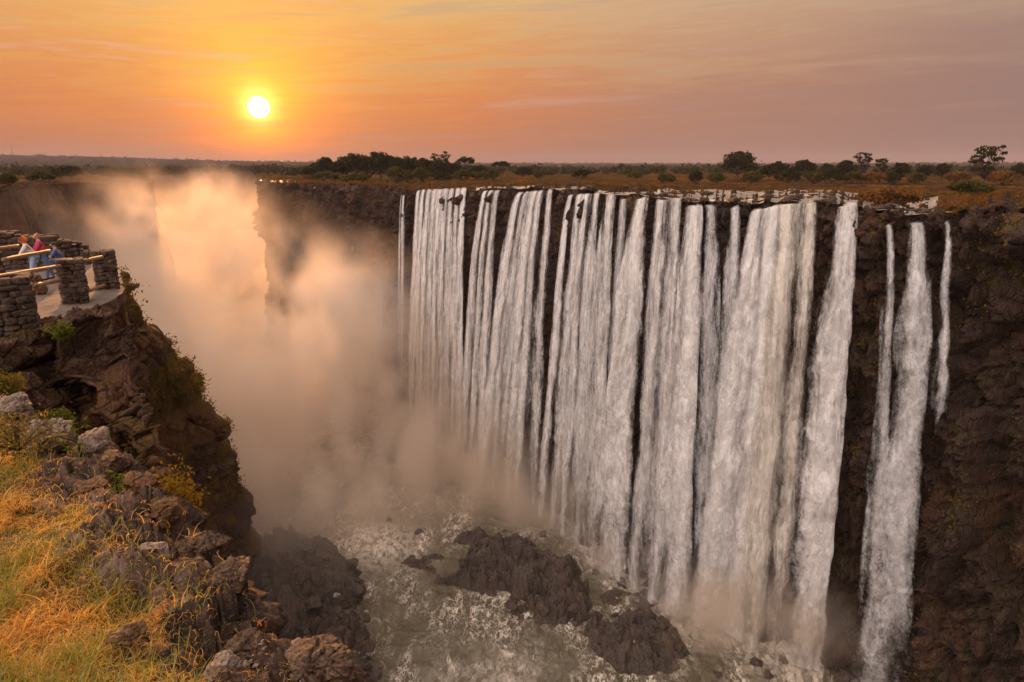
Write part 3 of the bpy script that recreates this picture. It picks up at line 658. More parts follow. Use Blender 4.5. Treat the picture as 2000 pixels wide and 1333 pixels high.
o, A_B = headland(rowsB, -160, .74, 420, 520, 'headland', M_head, 'tall hazy headland cliff with rusty grass on its ledges, below the viewing platform',
    lambda A: (.55 + .45 * sstep(-75, -30, A[..., 2])) * (1.8 * fbm(A / (14, 14, 34), 4, s=101) + 2.4 * blocks(A, 8, 8, 17, 103, .07) + 1.2 * blocks(A, 3, 3, 6, 104) + .9 * ridge(A / (3.5, 3.5, 40), 3, 106)) + .3 * fbm(A / 1.2, 3, s=105) - 1.4 - 2.5 * sstep(-22, -8, A[..., 2]), back=1.9)
# rock face under the platform, then the dark gully wall nearer to us
rowsC = [(577, 236, 25.5), (590, 244, 25.6), (640, 254, 25.8), (700, 262, 26), (760, 268, 26.3), (800, 274, 26.5), (860, 284, 26.8), (940, 296, 27), (1040, 318, 27.4), (1200, 350, 28)]
o, A_C = headland(rowsC, 20, .72, 300, 300, 'platform_rock', M_near, 'steep ribbed rock that carries the viewing platform',
    lambda A: .5 * fbm(A / (3, 3, 6), 4, s=111) + .42 * blocks(A, 1.5, 1.5, 3.2, 113) + .2 * blocks(A, .55, .55, 1.3, 114) + .07 * fbm(A / .3, 3, s=115) - .15, back=1.3)
rowsA = [(656, 112, 16.2), (668, 150, 16.2), (690, 178, 16), (740, 220, 15.8), (800, 252, 15.4), (870, 290, 15), (930, 312, 14.6), (1000, 324, 14.2), (1040, 340, 14), (1120, 372, 13.8), (1240, 420, 13.6)]
o, A_A = headland(rowsA, -140, .86, 340, 360, 'gully_wall', M_near, 'dark fissured gully wall with a sunlit grassy edge',
    lambda A: .34 * fbm(A / (2, 2, 3), 4, s=121) + .36 * blocks(A, 1.0, 1.0, 1.7, 123) + .17 * blocks(A, .4, .4, .6, 124) + .05 * fbm(A / .2, 3, s=125) - .15, back=1.25, mids=[(.3, .98), (.62, 1.10), (.84, 1.08)])

# lower rocks at the water's edge below the headland: boulders merging into the bank
M_river_rock = rock_mat('river_rock', (.012, .009, .007), (.042, .029, .022), (.10, .07, .052), (.10, .05, .025), (.04, .03, .012), 1.2, .25, .9, .5, 1.0, .55)
def boulder(name, label, cat, loc, size, seed, mat, group=None, sub=5, rough=1.0, sharp=.8, rz=None, flat=0.3, kind=None, stretch=1):
    """an angular rock: a faceted ball, cut by planes and broken up by block noise"""
    bm = bmesh.new(); bmesh.ops.create_icosphere(bm, subdivisions=sub, radius=1.0)
    V = np.array([v.co[:] for v in bm.verts]); r_ = np.random.default_rng(seed)
    for _ in range(15):                                             # planar cuts
        n = r_.normal(size=3); n[2] = n[2] * .9; n /= np.linalg.norm(n); h = r_.uniform(.45, .80)
        dd = V @ n - h; V -= np.where(dd > 0, dd * .93, 0)[:, None] * n
    n0 = V / (np.linalg.norm(V, axis=1, keepdims=True) + 1e-6)
    V = V * np.array(size); sc = float(np.mean(size)); q = V + seed * 3.7
    k = sharp * sc; V = V + n0 * (rough * (.15 * k * blocks(q, sc * .9, sc * .9, sc * .45, seed, .06) + .06 * k * blocks(q, sc * .33, sc * .33, sc * .2, seed + 3, .12) + .02 * sc * fbm(q / (sc * .2), 3, s=seed + 5)))[:, None]
    V[:, 2] = np.maximum(V[:, 2], -flat * size[2]); 
    F = np.array([[v.index for v in f.verts] for f in bm.faces]); bm.free()
    me = mesh_from(name, V, F); o = link(name, me, mat, loc=tuple(loc)); o.rotation_euler[2] = r_.uniform(0, 6.28) if rz is None else rz
    return tag(o, label, cat, group, kind)
def islet(name, outline, label, h, seed, z0=RIVER_Z - .8, cat='rock'):
    """a craggy rock mass with a traced waterline: height grows inward from the shore"""
    P = np.array([PZ(a, b, RIVER_Z)[:2] for a, b in outline]); c = P.mean(0); lo = P.min(0) - 1; hi = P.max(0) + 1
    step = max(.28, (hi - lo).max() / 190); xs = np.arange(lo[0], hi[0], step); ys = np.arange(lo[1], hi[1], step); X, Y = np.meshgrid(xs, ys)
    inside = np.zeros(X.shape, bool); dist = np.full(X.shape, 1e9); n = len(P)
    for i in range(n):
        a, b = P[i], P[(i + 1) % n]
        cond = ((a[1] > Y) != (b[1] > Y)) & (X < (b[0] - a[0]) * (Y - a[1]) / (b[1] - a[1] + 1e-12) + a[0]); inside ^= cond
        ab = b - a; tt = np.clip(((X - a[0]) * ab[0] + (Y - a[1]) * ab[1]) / (ab @ ab), 0, 1); dist = np.minimum(dist, np.hypot(X - a[0] - tt * ab[0], Y - a[1] - tt * ab[1]))
    sd = np.where(inside, dist, -dist); p = np.stack([X, Y, 0 * X], -1)
    sd = sd + 1.0 * fbm(p / 3.5, 3, s=seed + 1); m = np.clip(sd.clip(0) / (h * .8), 0, 1) ** .5
    Z = h * m * (.72 + .55 * fbm(p / 9., 3, s=seed)) + sstep(0, 1.5, sd) * (1.5 * blocks(p, 4.6, 4.6, 3, seed + 2, .10) + .7 * blocks(p, 2.1, 2.1, 2, seed + 3, .14) + .25 * blocks(p, .9, .9, 1, seed + 4, .2) + .5) * min(1, h / 5) + (sstep(0, 3, sd) * (3.2 if h > 8 else 2.0) * blocks(p, 8, 8, 8, seed + 9, .05) if h >= 5 else 0)
    Z = np.where(sd > -.3, Z, -1.5); A = np.stack([X, Y, Z + z0], -1); A[..., :2] += .5 * np.stack([vnoise(p / 1.3, seed + 7), vnoise(p / 1.3, seed + 8)], -1)
    F = grid_faces(*X.shape); keep = (sd > -1.6).reshape(-1); F = F[keep[F].all(1)]
    return tag(link(name, mesh_from(name, A.reshape(-1, 3), F), M_river_rock), label, cat, 'rocks standing in the gorge river')
islet('river_rock', [(846, 1138), (900, 1112), (930, 1062), (1010, 1050), (1080, 1080), (1130, 1110), (1155, 1165), (1150, 1215), (1085, 1232), (1000, 1205), (960, 1170), (900, 1150)], 'largest craggy brown rock island in the middle of the river', 7.5, 201)
islet('river_rock', [(1130, 1228), (1170, 1200), (1240, 1200), (1310, 1225), (1352, 1282), (1340, 1312), (1270, 1322), (1190, 1305), (1150, 1262)], 'rounded rock island nearest the bottom edge, in front of the biggest curtain', 4.6, 202)
islet('river_rock', [(770, 1105), (800, 1085), (860, 1078), (880, 1098), (850, 1120), (800, 1116)], 'low wet rock left of the largest island with water sliding over it', 1.6, 203)
islet('river_rock', [(880, 1062), (900, 1040), (940, 1035), (960, 1052), (930, 1070)], 'misty rock hump behind the largest island', 2.6, 204)
islet('river_rock', [(1170, 1168), (1200, 1150), (1250, 1160), (1300, 1180), (1260, 1195), (1200, 1188)], 'dark wet rock between the two islands and the falls', 2.0, 205)
islet('river_bank_rock', [(500, 1085), (520, 1050), (560, 1040), (620, 1062), (668, 1085), (708, 1120), (716, 1160), (700, 1190), (640, 1210), (560, 1240), (520, 1200)], 'bulky bank rock below the headland cliff, upper of the two', 6.5, 206)
islet('river_bank_rock', [(560, 1240), (620, 1215), (690, 1205), (728, 1245), (720, 1280), (735, 1320), (750, 1400), (560, 1400)], 'bulky bank rock below the headland cliff, lower of the two', 5.5, 207)
islet('river_bank_rock', [(440, 1180), (500, 1085), (560, 1110), (600, 1180), (610, 1270), (580, 1400), (440, 1400)], 'tall square-topped buttress of rock at the foot of the headland', 17, 208)
for i, (a, b, s_, lb) in enumerate([(1570, 1285, 3.2, 'dark boulder in the white water under the leaning waterfall'), (1480, 1300, 2.4, 'half-drowned boulder left of the dark one in the white water'), (1640, 1322, 3.4, 'black boulder at the foot of the mossy cliff'), (1060, 1045, 2.0, 'small boulder at the back of the largest island'), (1190, 1090, 2.2, 'wet boulder at the foot of the twin waterfall'), (1330, 1075, 3.0, 'spray-washed boulder under the lacy waterfall'), (1400, 1318, 1.6, 'low boulder right of the nearer island'), (820, 1040, 2.0, 'lone boulder half lost in mist'), (760, 1020, 1.8, 'small mist-veiled boulder farthest upstream'), (1715, 1325, 4.0, 'big boulder beside the landing of the ragged waterfall'), (1235, 1120, 2.6, 'boulder with water running down beside the twin waterfall')]):
    boulder('river_boulder', lb, 'boulder', PZ(a, b, RIVER_Z + .2), (s_, s_ * .85, s_ * .8), 300 + i, M_river_rock, 'rocks standing in the gorge river', sub=4)

GRB = 'boulders heaped about the rock islands and the foot of the falls'
r_ = np.random.default_rng(91); pr = [boulder('wet_boulder', 'dark wet boulder among others round the rock islands and at the foot of the falls', 'boulder', (0, 0, -200), (1.5, 1.25, 1.0), 350 + k, M_river_rock, GRB, sub=4, flat=.8) for k in range(6)]
for i, (a, b, s_) in enumerate([(905, 1100, 1.5), (935, 1062, 1.3), (950, 1130, 1.6), (1000, 1185, 1.5), (1040, 1075, 1.2), (1060, 1190, 1.9), (1095, 1130, 1.7), (1120, 1190, 1.5), (1150, 1235, 1.2), (1165, 1205, 1.6), (1200, 1225, 1.7), (1235, 1215, 1.3), (1290, 1240, 1.5), (1325, 1275, 1.3), (1220, 1295, 1.4), (870, 1130, 1.1), (985, 1040, 1.0), (1165, 1120, 1.5), (1200, 1085, 1.3), (1215, 1140, 1.8), (1260, 1160, 1.4), (1290, 1170, 1.2), (1150, 1060, 1.5), (1100, 1030, 1.6), (1270, 1120, 1.7), (1320, 1170, 1.1), (1560, 1262, 1.6), (1600, 1280, 1.7), (1620, 1300, 1.4), (1530, 1290, 1.0), (1665, 1310, 1.5), (1500, 1320, 1.2), (690, 1100, 1.6), (700, 1150, 2.0), (660, 1200, 1.8), (715, 1205, 1.3), (722, 1260, 1.7), (700, 1300, 2.0), (640, 1090, 1.5), (600, 1075, 1.8), (560, 1060, 1.7), (735, 1320, 1.5), (525, 1070, 2.0), (650, 1240, 2.2), (610, 1180, 2.4)]):
    o = pr[i] if i < 6 else pr[i % 6].copy()
    if i >= 6: COL.objects.link(o)
    p = PZ(a, b, RIVER_Z + .3); 
    if 860 < a < 1160 and b > 1055 and b < 1235: p = PZ(a, b, RIVER_Z + 3.2)
    if a < 740 and b > 1060: p = PZ(a, b, RIVER_Z + 4.5)
    o.location = tuple(p); o.scale = (s_ * .9, s_ * r_.uniform(.7, 1), s_ * r_.uniform(.7, 1.1)); o.rotation_euler = (r_.uniform(-.3, .3), r_.uniform(-.3, .3), r_.uniform(0, 6.3))
# ------------------------------------------------------------------ the grassy hill we stand on
EDGE = [(60, 9.6, 742), (1, 9.0, 746)]
_er = [1.2, 2.0, 2.7, 3.05, 3.4, 3.9, 4.6, 5.3, 6.2, 7.2, 8.2, 9.2, 10.2]   # distance along the ground
_ea = []
def hill_z(r): return -2.22 - .082 * (r - 2.7) + .0 * r
_edge_px = [(940, 1700), (790, 1480), (690, 1333), (640, 1262), (560, 1250), (520, 1205), (470, 1110), (400, 1055), (330, 985), (238, 900), (180, 848), (75, 795), (-20, 760)]
E_r, E_a = [], []
for (px, py) in _edge_px:
    # where the sight line meets the hill surface
    x, y, z = ray(px, py); hr = math.hypot(x, y); tn = z / hr     # tn = slope
    r = (-2.22 + .082 * 2.7) / (tn + .082); E_r.append(r); E_a.append(math.degrees(math.atan2(x, y)))
E_r = np.array(E_r); E_a = np.array(E_a)
# rows of the hill: distance r, azimuth from far left to the edge, then down the rocky skirt
E_r = np.concatenate([[.35, .9], E_r]); E_a = np.concatenate([[75, 28], E_a])
nr, nc = 620, 900
rr = .35 * (12.5 / .35) ** np.linspace(0, 1, nr); ea = np.interp(rr, E_r, E_a)
ea = ea + 1.2 * vnoise(np.stack([np.log(rr) * 7, 0 * rr, 0 * rr], -1), 41) + .5 * vnoise(np.stack([np.log(rr) * 20, 0 * rr, 0 * rr], -1), 42)
u = np.linspace(0, 1, 760); A = np.zeros((nr, nc, 3))
az = -170 + (ea[:, None] + 170) * (1 - (1 - u[None]) ** 2.2)
A[:, :760, 0] = np.sin(np.radians(az)) * rr[:, None]; A[:, :760, 1] = np.cos(np.radians(az)) * rr[:, None]
eang = (ea[:, None] - az) * np.pi / 180 * rr[:, None]              # metres from the edge
def hill_h(x, y, e):
    r = np.hypot(x, y); p = np.stack([x, y, 0 * x], -1)
    return -2.22 - .082 * (r - 2.7) + .09 * fbm(p / .9, 3, s=43) + .035 * fbm(p / .25, 3, s=44) - .10 * (1 - sstep(0, .5, e))
H = hill_h(A[:, :760, 0], A[:, :760, 1], eang)
P2 = np.stack([A[:, :760, 0], A[:, :760, 1], 0 * H], -1)
rocky = 1 - sstep(.28, .95, eang * (1 + 0 * H) + .28 * fbm(P2 / .35, 3, s=46) - .10 * sstep(5, 7, rr)[:, None])
H = H + rocky * (.10 * blocks(P2, .32, .24, .3, 47) + .05 * blocks(P2, .12, .10, .1, 48) + .03 * fbm(P2 / .05, 3, s=49) + .05)
A[:, :760, 2] = H
sk = nc - 760; vv = np.linspace(0, 1, sk + 1)[1:] ** 1.6 * 9.0
eo = A[:, 759:760, :]; er = np.radians(ea)[:, None]
tx, ty = np.cos(er), -np.sin(er)                                   # outward: towards larger azimuth
outw = .12 * (1 - np.exp(-vv / .15)) + .05 * vv
A[:, 760:, 0] = eo[..., 0] + tx * outw; A[:, 760:, 1] = eo[..., 1] + ty * outw; A[:, 760:, 2] = eo[..., 2] - vv
q = A[:, 740:].copy(); dsp = (.13 * blocks(q, .4, .4, .3, 51) + .06 * blocks(q, .15, .15, .1, 52) + .12 * fbm(q / .8, 3, s=53)) * np.clip(np.linspace(0, 3, q.shape[1]), 0, 1)[None]
A[:, 740:, 0] += tx * dsp; A[:, 740:, 1] += ty * dsp; A[:, 740:, 2] += .3 * dsp
me = grid_mesh('hill', A); rk = np.ones((nr, nc)); rk[:, :760] = rocky; set_attr(me, 'rocky', rk)
t = NT('hill_ground'); p = t.pos(); ra = t.n('ShaderNodeAttribute', attribute_name='rocky').outputs['Fac']
soil = t.mix(t.noise(p, 3, 5, .7), (.05, .026, .010), (.17, .085, .028)); soil = t.mix(t.mapr(t.noise(p, 1.1, 4, .6), .5, .62), soil, (.07, .06, .014))
n2 = t.noise(p, 7, 6, .7); n3 = t.noise(p, 38, 5, .7); n1 = t.noise(p, 1.8, 4, .6)
rck = t.ramp(n1, [(.3, (.03, .018, .012)), (.5, (.11, .065, .044)), (.7, (.24, .155, .11))]); rck = t.mix(t.mapr(n2, .4, .68), rck, (.03, .02, .016)); rck = t.mix(t.mapr(t.noise(p, 4.2, 4, .6, .5), .55, .66, 0, .7), rck, (.30, .13, .05))
rck = t.mix(t.mapr(n3, .5, .8, 0, .6), rck, (.42, .33, .27))
c = t.mix(t.mapr(t.math('ADD', ra, t.math('MULTIPLY', t.math('SUBTRACT', n2, .5), .5)), .35, .6), soil, rck)
nb = t.bump(t.math('ADD', t.math('MULTIPLY', n2, 1.), t.math('MULTIPLY', n3, .4)), .8, .05)
M_hill = t.out(t.pbr(c, .85, nb, **{'Specular IOR Level': .2}))
me.materials.append(M_hill); o = bpy.data.objects.new('hillside', me); COL.objects.link(o); tag(o, 'grassy slope with a broken rock edge in the near left corner', 'hillside', kind='structure')
HX, HY, HZ, HE, HR = A[:, :760, 0], A[:, :760, 1], A[:, :760, 2], eang, rocky
def hill_at(px, py):
    """the point of the hill seen at a pixel"""
    x, y, z = ray(px, py); r = (-2.22 + .082 * 2.7) / (z / math.hypot(x, y) + .082); k = r / math.hypot(x, y)
    i = int(np.argmin((HX - x * k) ** 2 + (HY - y * k) ** 2)); return np.array((x * k, y * k, HZ.ravel()[i]))

# grass blades, bent and curled, thick towards the eye
def build_grass():
    r_ = np.random.default_rng(11); N = 120000
    # sample on the ground area seen: uniform in log distance gives near blades more weight
    lr = r_.uniform(math.log(1.5), math.log(10.8), N * 2); r = np.exp(lr)
    az = r_.uniform(-62, np.interp(r, E_r, E_a)); 
    ri = np.clip(np.searchsorted(rr, r), 0, nr - 1); e_here = (np.interp(r, rr, ea) - az) * np.pi / 180 * r
    x = np.sin(np.radians(az)) * r; y = np.cos(np.radians(az)) * r; p = np.stack([x, y, 0 * x], -1)
    clump = fbm(p / .55, 3, s=61); fine = fbm(p / .16, 2, s=62)
    want = sstep(.25, .95, e_here + .28 * fbm(p / .35, 3, s=46) - .12 * sstep(5, 7, r)) * (.30 + .5 * sstep(-.3, .3, fine) + .35 * sstep(-.25, .15, clump)) + .04
    keep = (r_.uniform(size=len(r)) < want); x, y, r, e_here, clump, fine = [a[keep][:N] for a in (x, y, r, e_here, clump, fine)]
    az = np.degrees(np.arctan2(x, y)); n = len(x)
    u_i = 1 - (1 - (az + 170) / (np.interp(r, rr, ea) + 170)).clip(0, 1) ** (1 / 2.2)
    ci = np.clip((u_i * 759).round().astype(int), 0, 759); ri = np.clip(np.searchsorted(rr, r), 0, nr - 1); z = HZ[ri, ci] - .01
    green = sstep(.0, .28, fbm(np.stack([x, y, 0 * x], -1) / .9, 3, s=66) + .25 * fine + .1 - .25 * sstep(3.2, 5, r))
    green = np.where(r_.uniform(size=n) < green * .42, 1, 0)
    L = (.055 + .10 * r_.uniform(size=n) ** 1.6) * (1 + 1.1 * clump) * (1 + .35 * green) * (.75 + .25 * sstep(0, .8, e_here)) * (1 + .05 * r)
    long_ = r_.uniform(size=n) < .02; L = np.where(long_, L * 1.9, L); L = np.minimum(L, .26)
    ha = r_.uniform(0, 2 * np.pi, n); curl = r_.uniform(.2, 1.0, n) * (1.5 - .8 * green); W = (.0013 + .0012 * r_.uniform(size=n)) * (1 + .11 * r)
    lean = r_.uniform(.0, .8, n) * (1.1 - .5 * green); tw = r_.uniform(-.9, .9, n)
    K = 6; pos = np.stack([x, y, z], -1); P = [pos]; tilt = lean; hd = ha.copy()
    for k in range(1, K):
        d = np.stack([np.cos(hd) * np.sin(tilt), np.sin(hd) * np.sin(tilt), np.cos(tilt)], -1); pos = pos + d * (L / (K - 1))[:, None]; P.append(pos); tilt = tilt + curl * .75; hd = hd + tw * .55
    P = np.stack(P, 1); sd = np.stack([-np.sin(ha + 1), np.cos(ha + 1), 0 * ha], -1)
    wk = np.array([1, .95, .8, .62, .4, .08])[None, :, None] * W[:, None, None] * sd[:, None, :]
    V = np.stack([P - wk, P + wk], 2).reshape(-1, 3)
    b = (np.arange(n) * K * 2)[:, None, None]; s = (np.arange(K - 1) * 2)[None, :, None]; F = (b + s + np.array([0, 1, 3, 2])[None, None, :]).reshape(-1, 4)
    me = mesh_from('grass', V, F)
    hue = np.clip(np.where(green > 0, .72 + .28 * r_.uniform(size=n), .62 * r_.uniform(size=n) ** .9), 0, 1)
    set_attr(me, 'hue', np.repeat(hue, K * 2)); 
    t = NT('grass_blades'); h = t.n('ShaderNodeAttribute', attribute_name='hue').outputs['Fac']
    c = t.ramp(h, [(0, (.32, .15, .035)), (.2, (.62, .30, .055)), (.42, (.78, .43, .07)), (.62, (.62, .38, .05)), (.72, (.34, .28, .035)), (1, (.13, .17, .022))])
    df = t.n('ShaderNodeBsdfDiffuse', {'Color': c}).outputs[0]; tl = t.n('ShaderNodeBsdfTranslucent', {'Color': c}).outputs[0]
    gl = t.n('ShaderNodeBsdfGlossy', {'Color': (1, .9, .7, 1), 'Roughness': .45}).outputs[0]
    m1 = t.n('ShaderNodeMixShader', {0: .48, 1: df, 2: tl}).outputs[0]; M = t.out(t.n('ShaderNodeMixShader', {0: .05, 1: m1, 2: gl}).outputs[0])
    me.materials.append(M); o = bpy.data.objects.new('grass', me); COL.objects.link(o); tag(o, 'curled golden and green grass covering the near slope', 'grass', kind='stuff'); return M
M_grass = build_grass()

M_edge = rock_mat('edge_rock', (.014, .009, .006), (.065, .038, .024), (.21, .13, .085), (.32, .12, .04), (.09, .07, .014), .16, .35, .9, .5, .9, .25)
M_pale = rock_mat('pale_rock', (.05, .034, .026), (.18, .125, .095), (.40, .31, .25), (.28, .15, .08), (.10, .08, .02), .14, .2, .9, .5, .9, .25)
G = 'loose rocks along the edge of the grassy slope'
def hrock(px, py, w, h, label, seed, mat=None, sub=5, depth=None, dz=0.0, rz=None, **kw):
    p = hill_at(px, py); D = math.hypot(p[0], p[1]); m = D * math.hypot(1, p[2] / D) / FOC       # metres per pixel there
    ca_ = math.cos(math.radians(AZ(px, py))) ** 1.6; a = w * m / 2 * ca_; b = h * m / 2; d = depth * m / 2 if depth else a * .8
    return boulder('rock', label, 'rock', (p[0], p[1], p[2] + b * .15 + dz), (a, d, b), seed, mat or M_edge, G, sub=sub, rz=math.radians(-AZ(px, py)) if rz is None else rz, flat=.6, **kw)
hrock(618, 1305, 150, 110, 'jutting pinkish rock block at the very end of the slope, nearest the bottom centre', 401, M_edge, 6, 110)
hrock(575, 1262, 90, 34, 'flat red-brown slab behind the jutting end block', 402, M_pale, 6, 60)
hrock(478, 1245, 130, 56, 'dark grey boulder above the pebbles', 403, M_edge, 6, 70)
hrock(440, 1318, 100, 50, 'smooth tan rock sunk in soil at the bottom edge, left of the pebbles', 404, M_pale, 6, 60)
hrock(250, 1250, 100, 70, 'lichened grey rock half buried in the grass', 405, M_edge, 6, 60)
hrock(460, 1150, 110, 85, 'big fissured dark rock on the edge of the drop', 406, M_edge, 6, 80)
hrock(370, 1115, 120, 75, 'knobbly brown rock between the grass and the fissured edge rock', 407, M_edge, 6, 70)
hrock(395, 1062, 110, 40, 'layered dark rock slab where the edge turns', 408, M_edge, 6, 60)
hrock(300, 1108, 90, 30, 'whitish crumbling stone beside the grass', 409, M_pale, 6, 50)
hrock(430, 1080, 50, 40, 'small black block on the lip of the drop', 410, M_near, 5, 50)
hrock(330, 1020, 90, 60, 'dark leaning rock above the golden bush', 411, M_near, 6, 60)
hrock(270, 965, 80, 74, 'grey ribbed rock standing on the upper edge', 412, M_edge, 6, 60)
hrock(200, 895, 76, 50, 'pale flat-topped stump-like rock', 413, M_pale, 6, 60, dz=.1)
hrock(232, 925, 80, 60, 'dark rock under the stump-like one', 414, M_near, 6, 60)
hrock(178, 950, 110, 44, 'low purple-grey rock swelling out of the dry grass', 415, M_edge, 6, 60)
hrock(110, 885, 70, 50, 'rounded grey rock shaded by dry stalks', 416, M_edge, 6, 60)
hrock(95, 838, 150, 42, 'long grey outcrop slab below the gully wall', 417, M_pale, 6, 70)
hrock(35, 805, 90, 44, 'pale knuckle of rock at the left edge under the gully wall', 418, M_pale, 6, 70)
hrock(160, 862, 60, 34, 'small dark block at the end of the long outcrop slab', 419, M_near, 5, 50)
hrock(520, 1222, 60, 28, 'wedge of brown stone between boulder and drop', 420, M_edge, 5, 40)
hrock(350, 1180, 70, 26, 'light flat stone lying in a gap of the turf', 421, M_pale, 5, 40)
r_ = np.random.default_rng(5); base = [boulder('pebble', 'rounded pale pebble in the little heap by the jutting end rock', 'pebble', (0, 0, -50), (1, .8, .6), 500 + k, M_pale, 'pebbles heaped at the end of the slope', sub=3, rough=.3) for k in range(4)]
first = 0
for i in range(26):
    px = 475 + r_.uniform(-28, 55) ; py = 1283 + r_.uniform(-14, 26); p = hill_at(px, py); s_ = r_.uniform(.007, .019) * 1.05
    if first < 4: o = base[first]; first += 1
    else: o = base[i % 4].copy(); COL.objects.link(o)
    o.location = (p[0], p[1], p[2] + s_ * .4 + .012); o.scale = (s_, s_, s_); o.rotation_euler = (r_.uniform(-.3, .3), r_.uniform(-.3, .3), r_.uniform(0, 6))

# leafy bits: a golden bush over the drop, weeds and tufts on the slope
def leaf_mat(name, a, b, trans=.45):
    t = NT(name); n = t.n('ShaderNodeObjectInfo').outputs['Random']; r = t.n('ShaderNodeAttribute', attribute_name='hue').outputs['Fac']
    c = t.mix(r, a, b); df = t.n('ShaderNodeBsdfDiffuse', {'Color': c}).outputs[0]; tl = t.n('ShaderNodeBsdfTranslucent', {'Color': c}).outputs[0]
    return t.out(t.n('ShaderNodeMixShader', {0: trans, 1: df, 2: tl}).outputs[0])
def leaves_mesh(name, C, size, mat, seed=0, asp=.6, jit=.5):
    """one small folded leaf at every centre of C, random way up"""
    r_ = np.random.default_rng(seed); n = len(C); a = r_.normal(size=(n, 3)); a /= np.linalg.norm(a, axis=1, keepdims=True); b = np.cross(a, r_.normal(size=(n, 3))); b /= np.linalg.norm(b, axis=1, keepdims=True)
    s = size * (1 + jit * r_.uniform(-1, 1, n))[:, None]; a = a * s; b = b * s * asp
    V = np.stack([C - a, C - b, C + a, C + b], 1).reshape(-1, 3); F = np.arange(n * 4).reshape(-1, 4); me = mesh_from(name, V, F, False); set_attr(me, 'hue', np.repeat(r_.uniform(size=n), 4)); me.materials.append(mat); return me
def tube(P, rads, seg=6):
    P = np.asarray(P, float); V = []; F = []
    for i, c in enumerate(P):
        d = P[min(i + 1, len(P) - 1)] - P[max(i - 1, 0)]; d = d / (np.linalg.norm(d) + 1e-9); up = np.array((0, 0, 1.)) if abs(d[2]) < .9 else np.array((1., 0, 0)); s = np.cross(d, up); s /= np.linalg.norm(s); w = np.cross(s, d)
        for k in range(seg): th = 2 * math.pi * k / seg; V.append(c + (s * math.cos(th) + w * math.sin(th)) * rads[i])
    for i in range(len(P) - 1):
        for k in range(seg): F.append((i * seg + k, i * seg + (k + 1) % seg, (i + 1) * seg + (k + 1) % seg, (i + 1) * seg + k))
    F.append(tuple(range(seg))[::-1]); F.append(tuple(range((len(P) - 1) * seg, len(P) * seg))); return V, F
def join_tubes(name, tubes, mat, parent=None, seg=6, smooth=True):
    V, F = [], []
    for P, r in tubes:
        v, f = tube(P, r, seg); o_ = len(V); V += v; F += [tuple(i + o_ for i in ff) for ff in f]
    return link(name, mesh_from(name, np.array(V), F, smooth), mat, parent)
M_moss_leaf = leaf_mat('mossy_leaves', (.10, .10, .02), (.20, .13, .025), .35); M_gold_leaf = leaf_mat('golden_leaves', (.26, .14, .018), (.13, .10, .016)); M_green_leaf = leaf_mat('weed_leaves', (.06, .085, .014), (.13, .13, .02)); M_twig = leaf_mat('twigs', (.10, .055, .03), (.16, .09, .04), .1)
def bush(px, py, D, w, h, label, mat, n, size, seed, name='bush', cat='bush', group=None):
    b = PD(px, py, D); r_ = np.random.default_rng(seed); e = empty(name, tuple(b)); tag(e, label, cat, group)
    tb = []; C = []
    for k in range(14):
        a = r_.uniform(0, 6.28); q = r_.uniform(.2, 1) ; tip = np.array((math.cos(a) * w * .5 * q, math.sin(a) * w * .5 * q, h * r_.uniform(.45, 1) * (1.15 - .5 * q))); mid = tip * .5 + np.array((0, 0, h * .1)); P = cr(np.linspace(0, 2, 6), [np.zeros(3), mid, tip]); tb.append((P, np.linspace(.012, .003, 6) * max(w, h)))
        m = n // 14; tt = r_.uniform(.35, 1.05, m)[:, None]; C.append(tip[None] * tt + r_.normal(size=(m, 3)) * .10 * max(w, h))
    join_tubes('stem', tb, M_twig, e, 4); link('foliage', leaves_mesh('foliage', np.concatenate(C), size, mat, seed), None, e); return e
bush(346, 1012, 5.6, .55, .42, 'golden bush clinging to the edge over the drop', M_gold_leaf, 2600, .014, 21)
bush(14, 772, 11.5, .5, .38, 'yellow-green bush at the left edge below the platform rock', M_moss_leaf, 1000, .022, 22)
bush(115, 824, 9.8, .34, .16, 'small bright green plant on top of the long outcrop slab', M_green_leaf, 700, .018, 23)
bush(38, 880, 6.9, .8, .30, 'feathery green tuft in the dry grass at the left edge', M_moss_leaf, 1100, .014, 24)
bush(118, 660, 15.6, .5, .3, 'green plant hanging where the pillar stands on the rock', M_green_leaf, 700, .03, 25)
def stalk(px, py, h, n, label, seed):
    p = hill_at(px, py); e = empty('tall_weed', tuple(p)); tag(e, label, 'weed'); r_ = np.random.default_rng(seed); tb = []; C = []
    for k in range(n):
        a = r_.uniform(0, 6.28); tip = np.array((math.cos(a) * h * .3, math.sin(a) * h * .3, h * r_.uniform(.6, 1))); P = cr(np.linspace(0, 2, 7), [np.zeros(3), np.array((0, 0, tip[2] * .6)), tip]); tb.append((P, np.linspace(.006, .002, 7))); tt = r_.uniform(.2, 1, 12)[:, None]; C.append(tip * tt + r_.normal(size=(12, 3)) * .015)
    join_tubes('stem', tb, M_green_leaf, e, 4); link('foliage', leaves_mesh('foliage', np.concatenate(C), .026, M_green_leaf, seed, .3), None, e)
stalk(160, 905, .52, 7, 'tall green weed with a few leaves standing above the dark gully', 31); stalk(232, 975, .2, 5, 'short green weed beside the grey ribbed rock', 32)
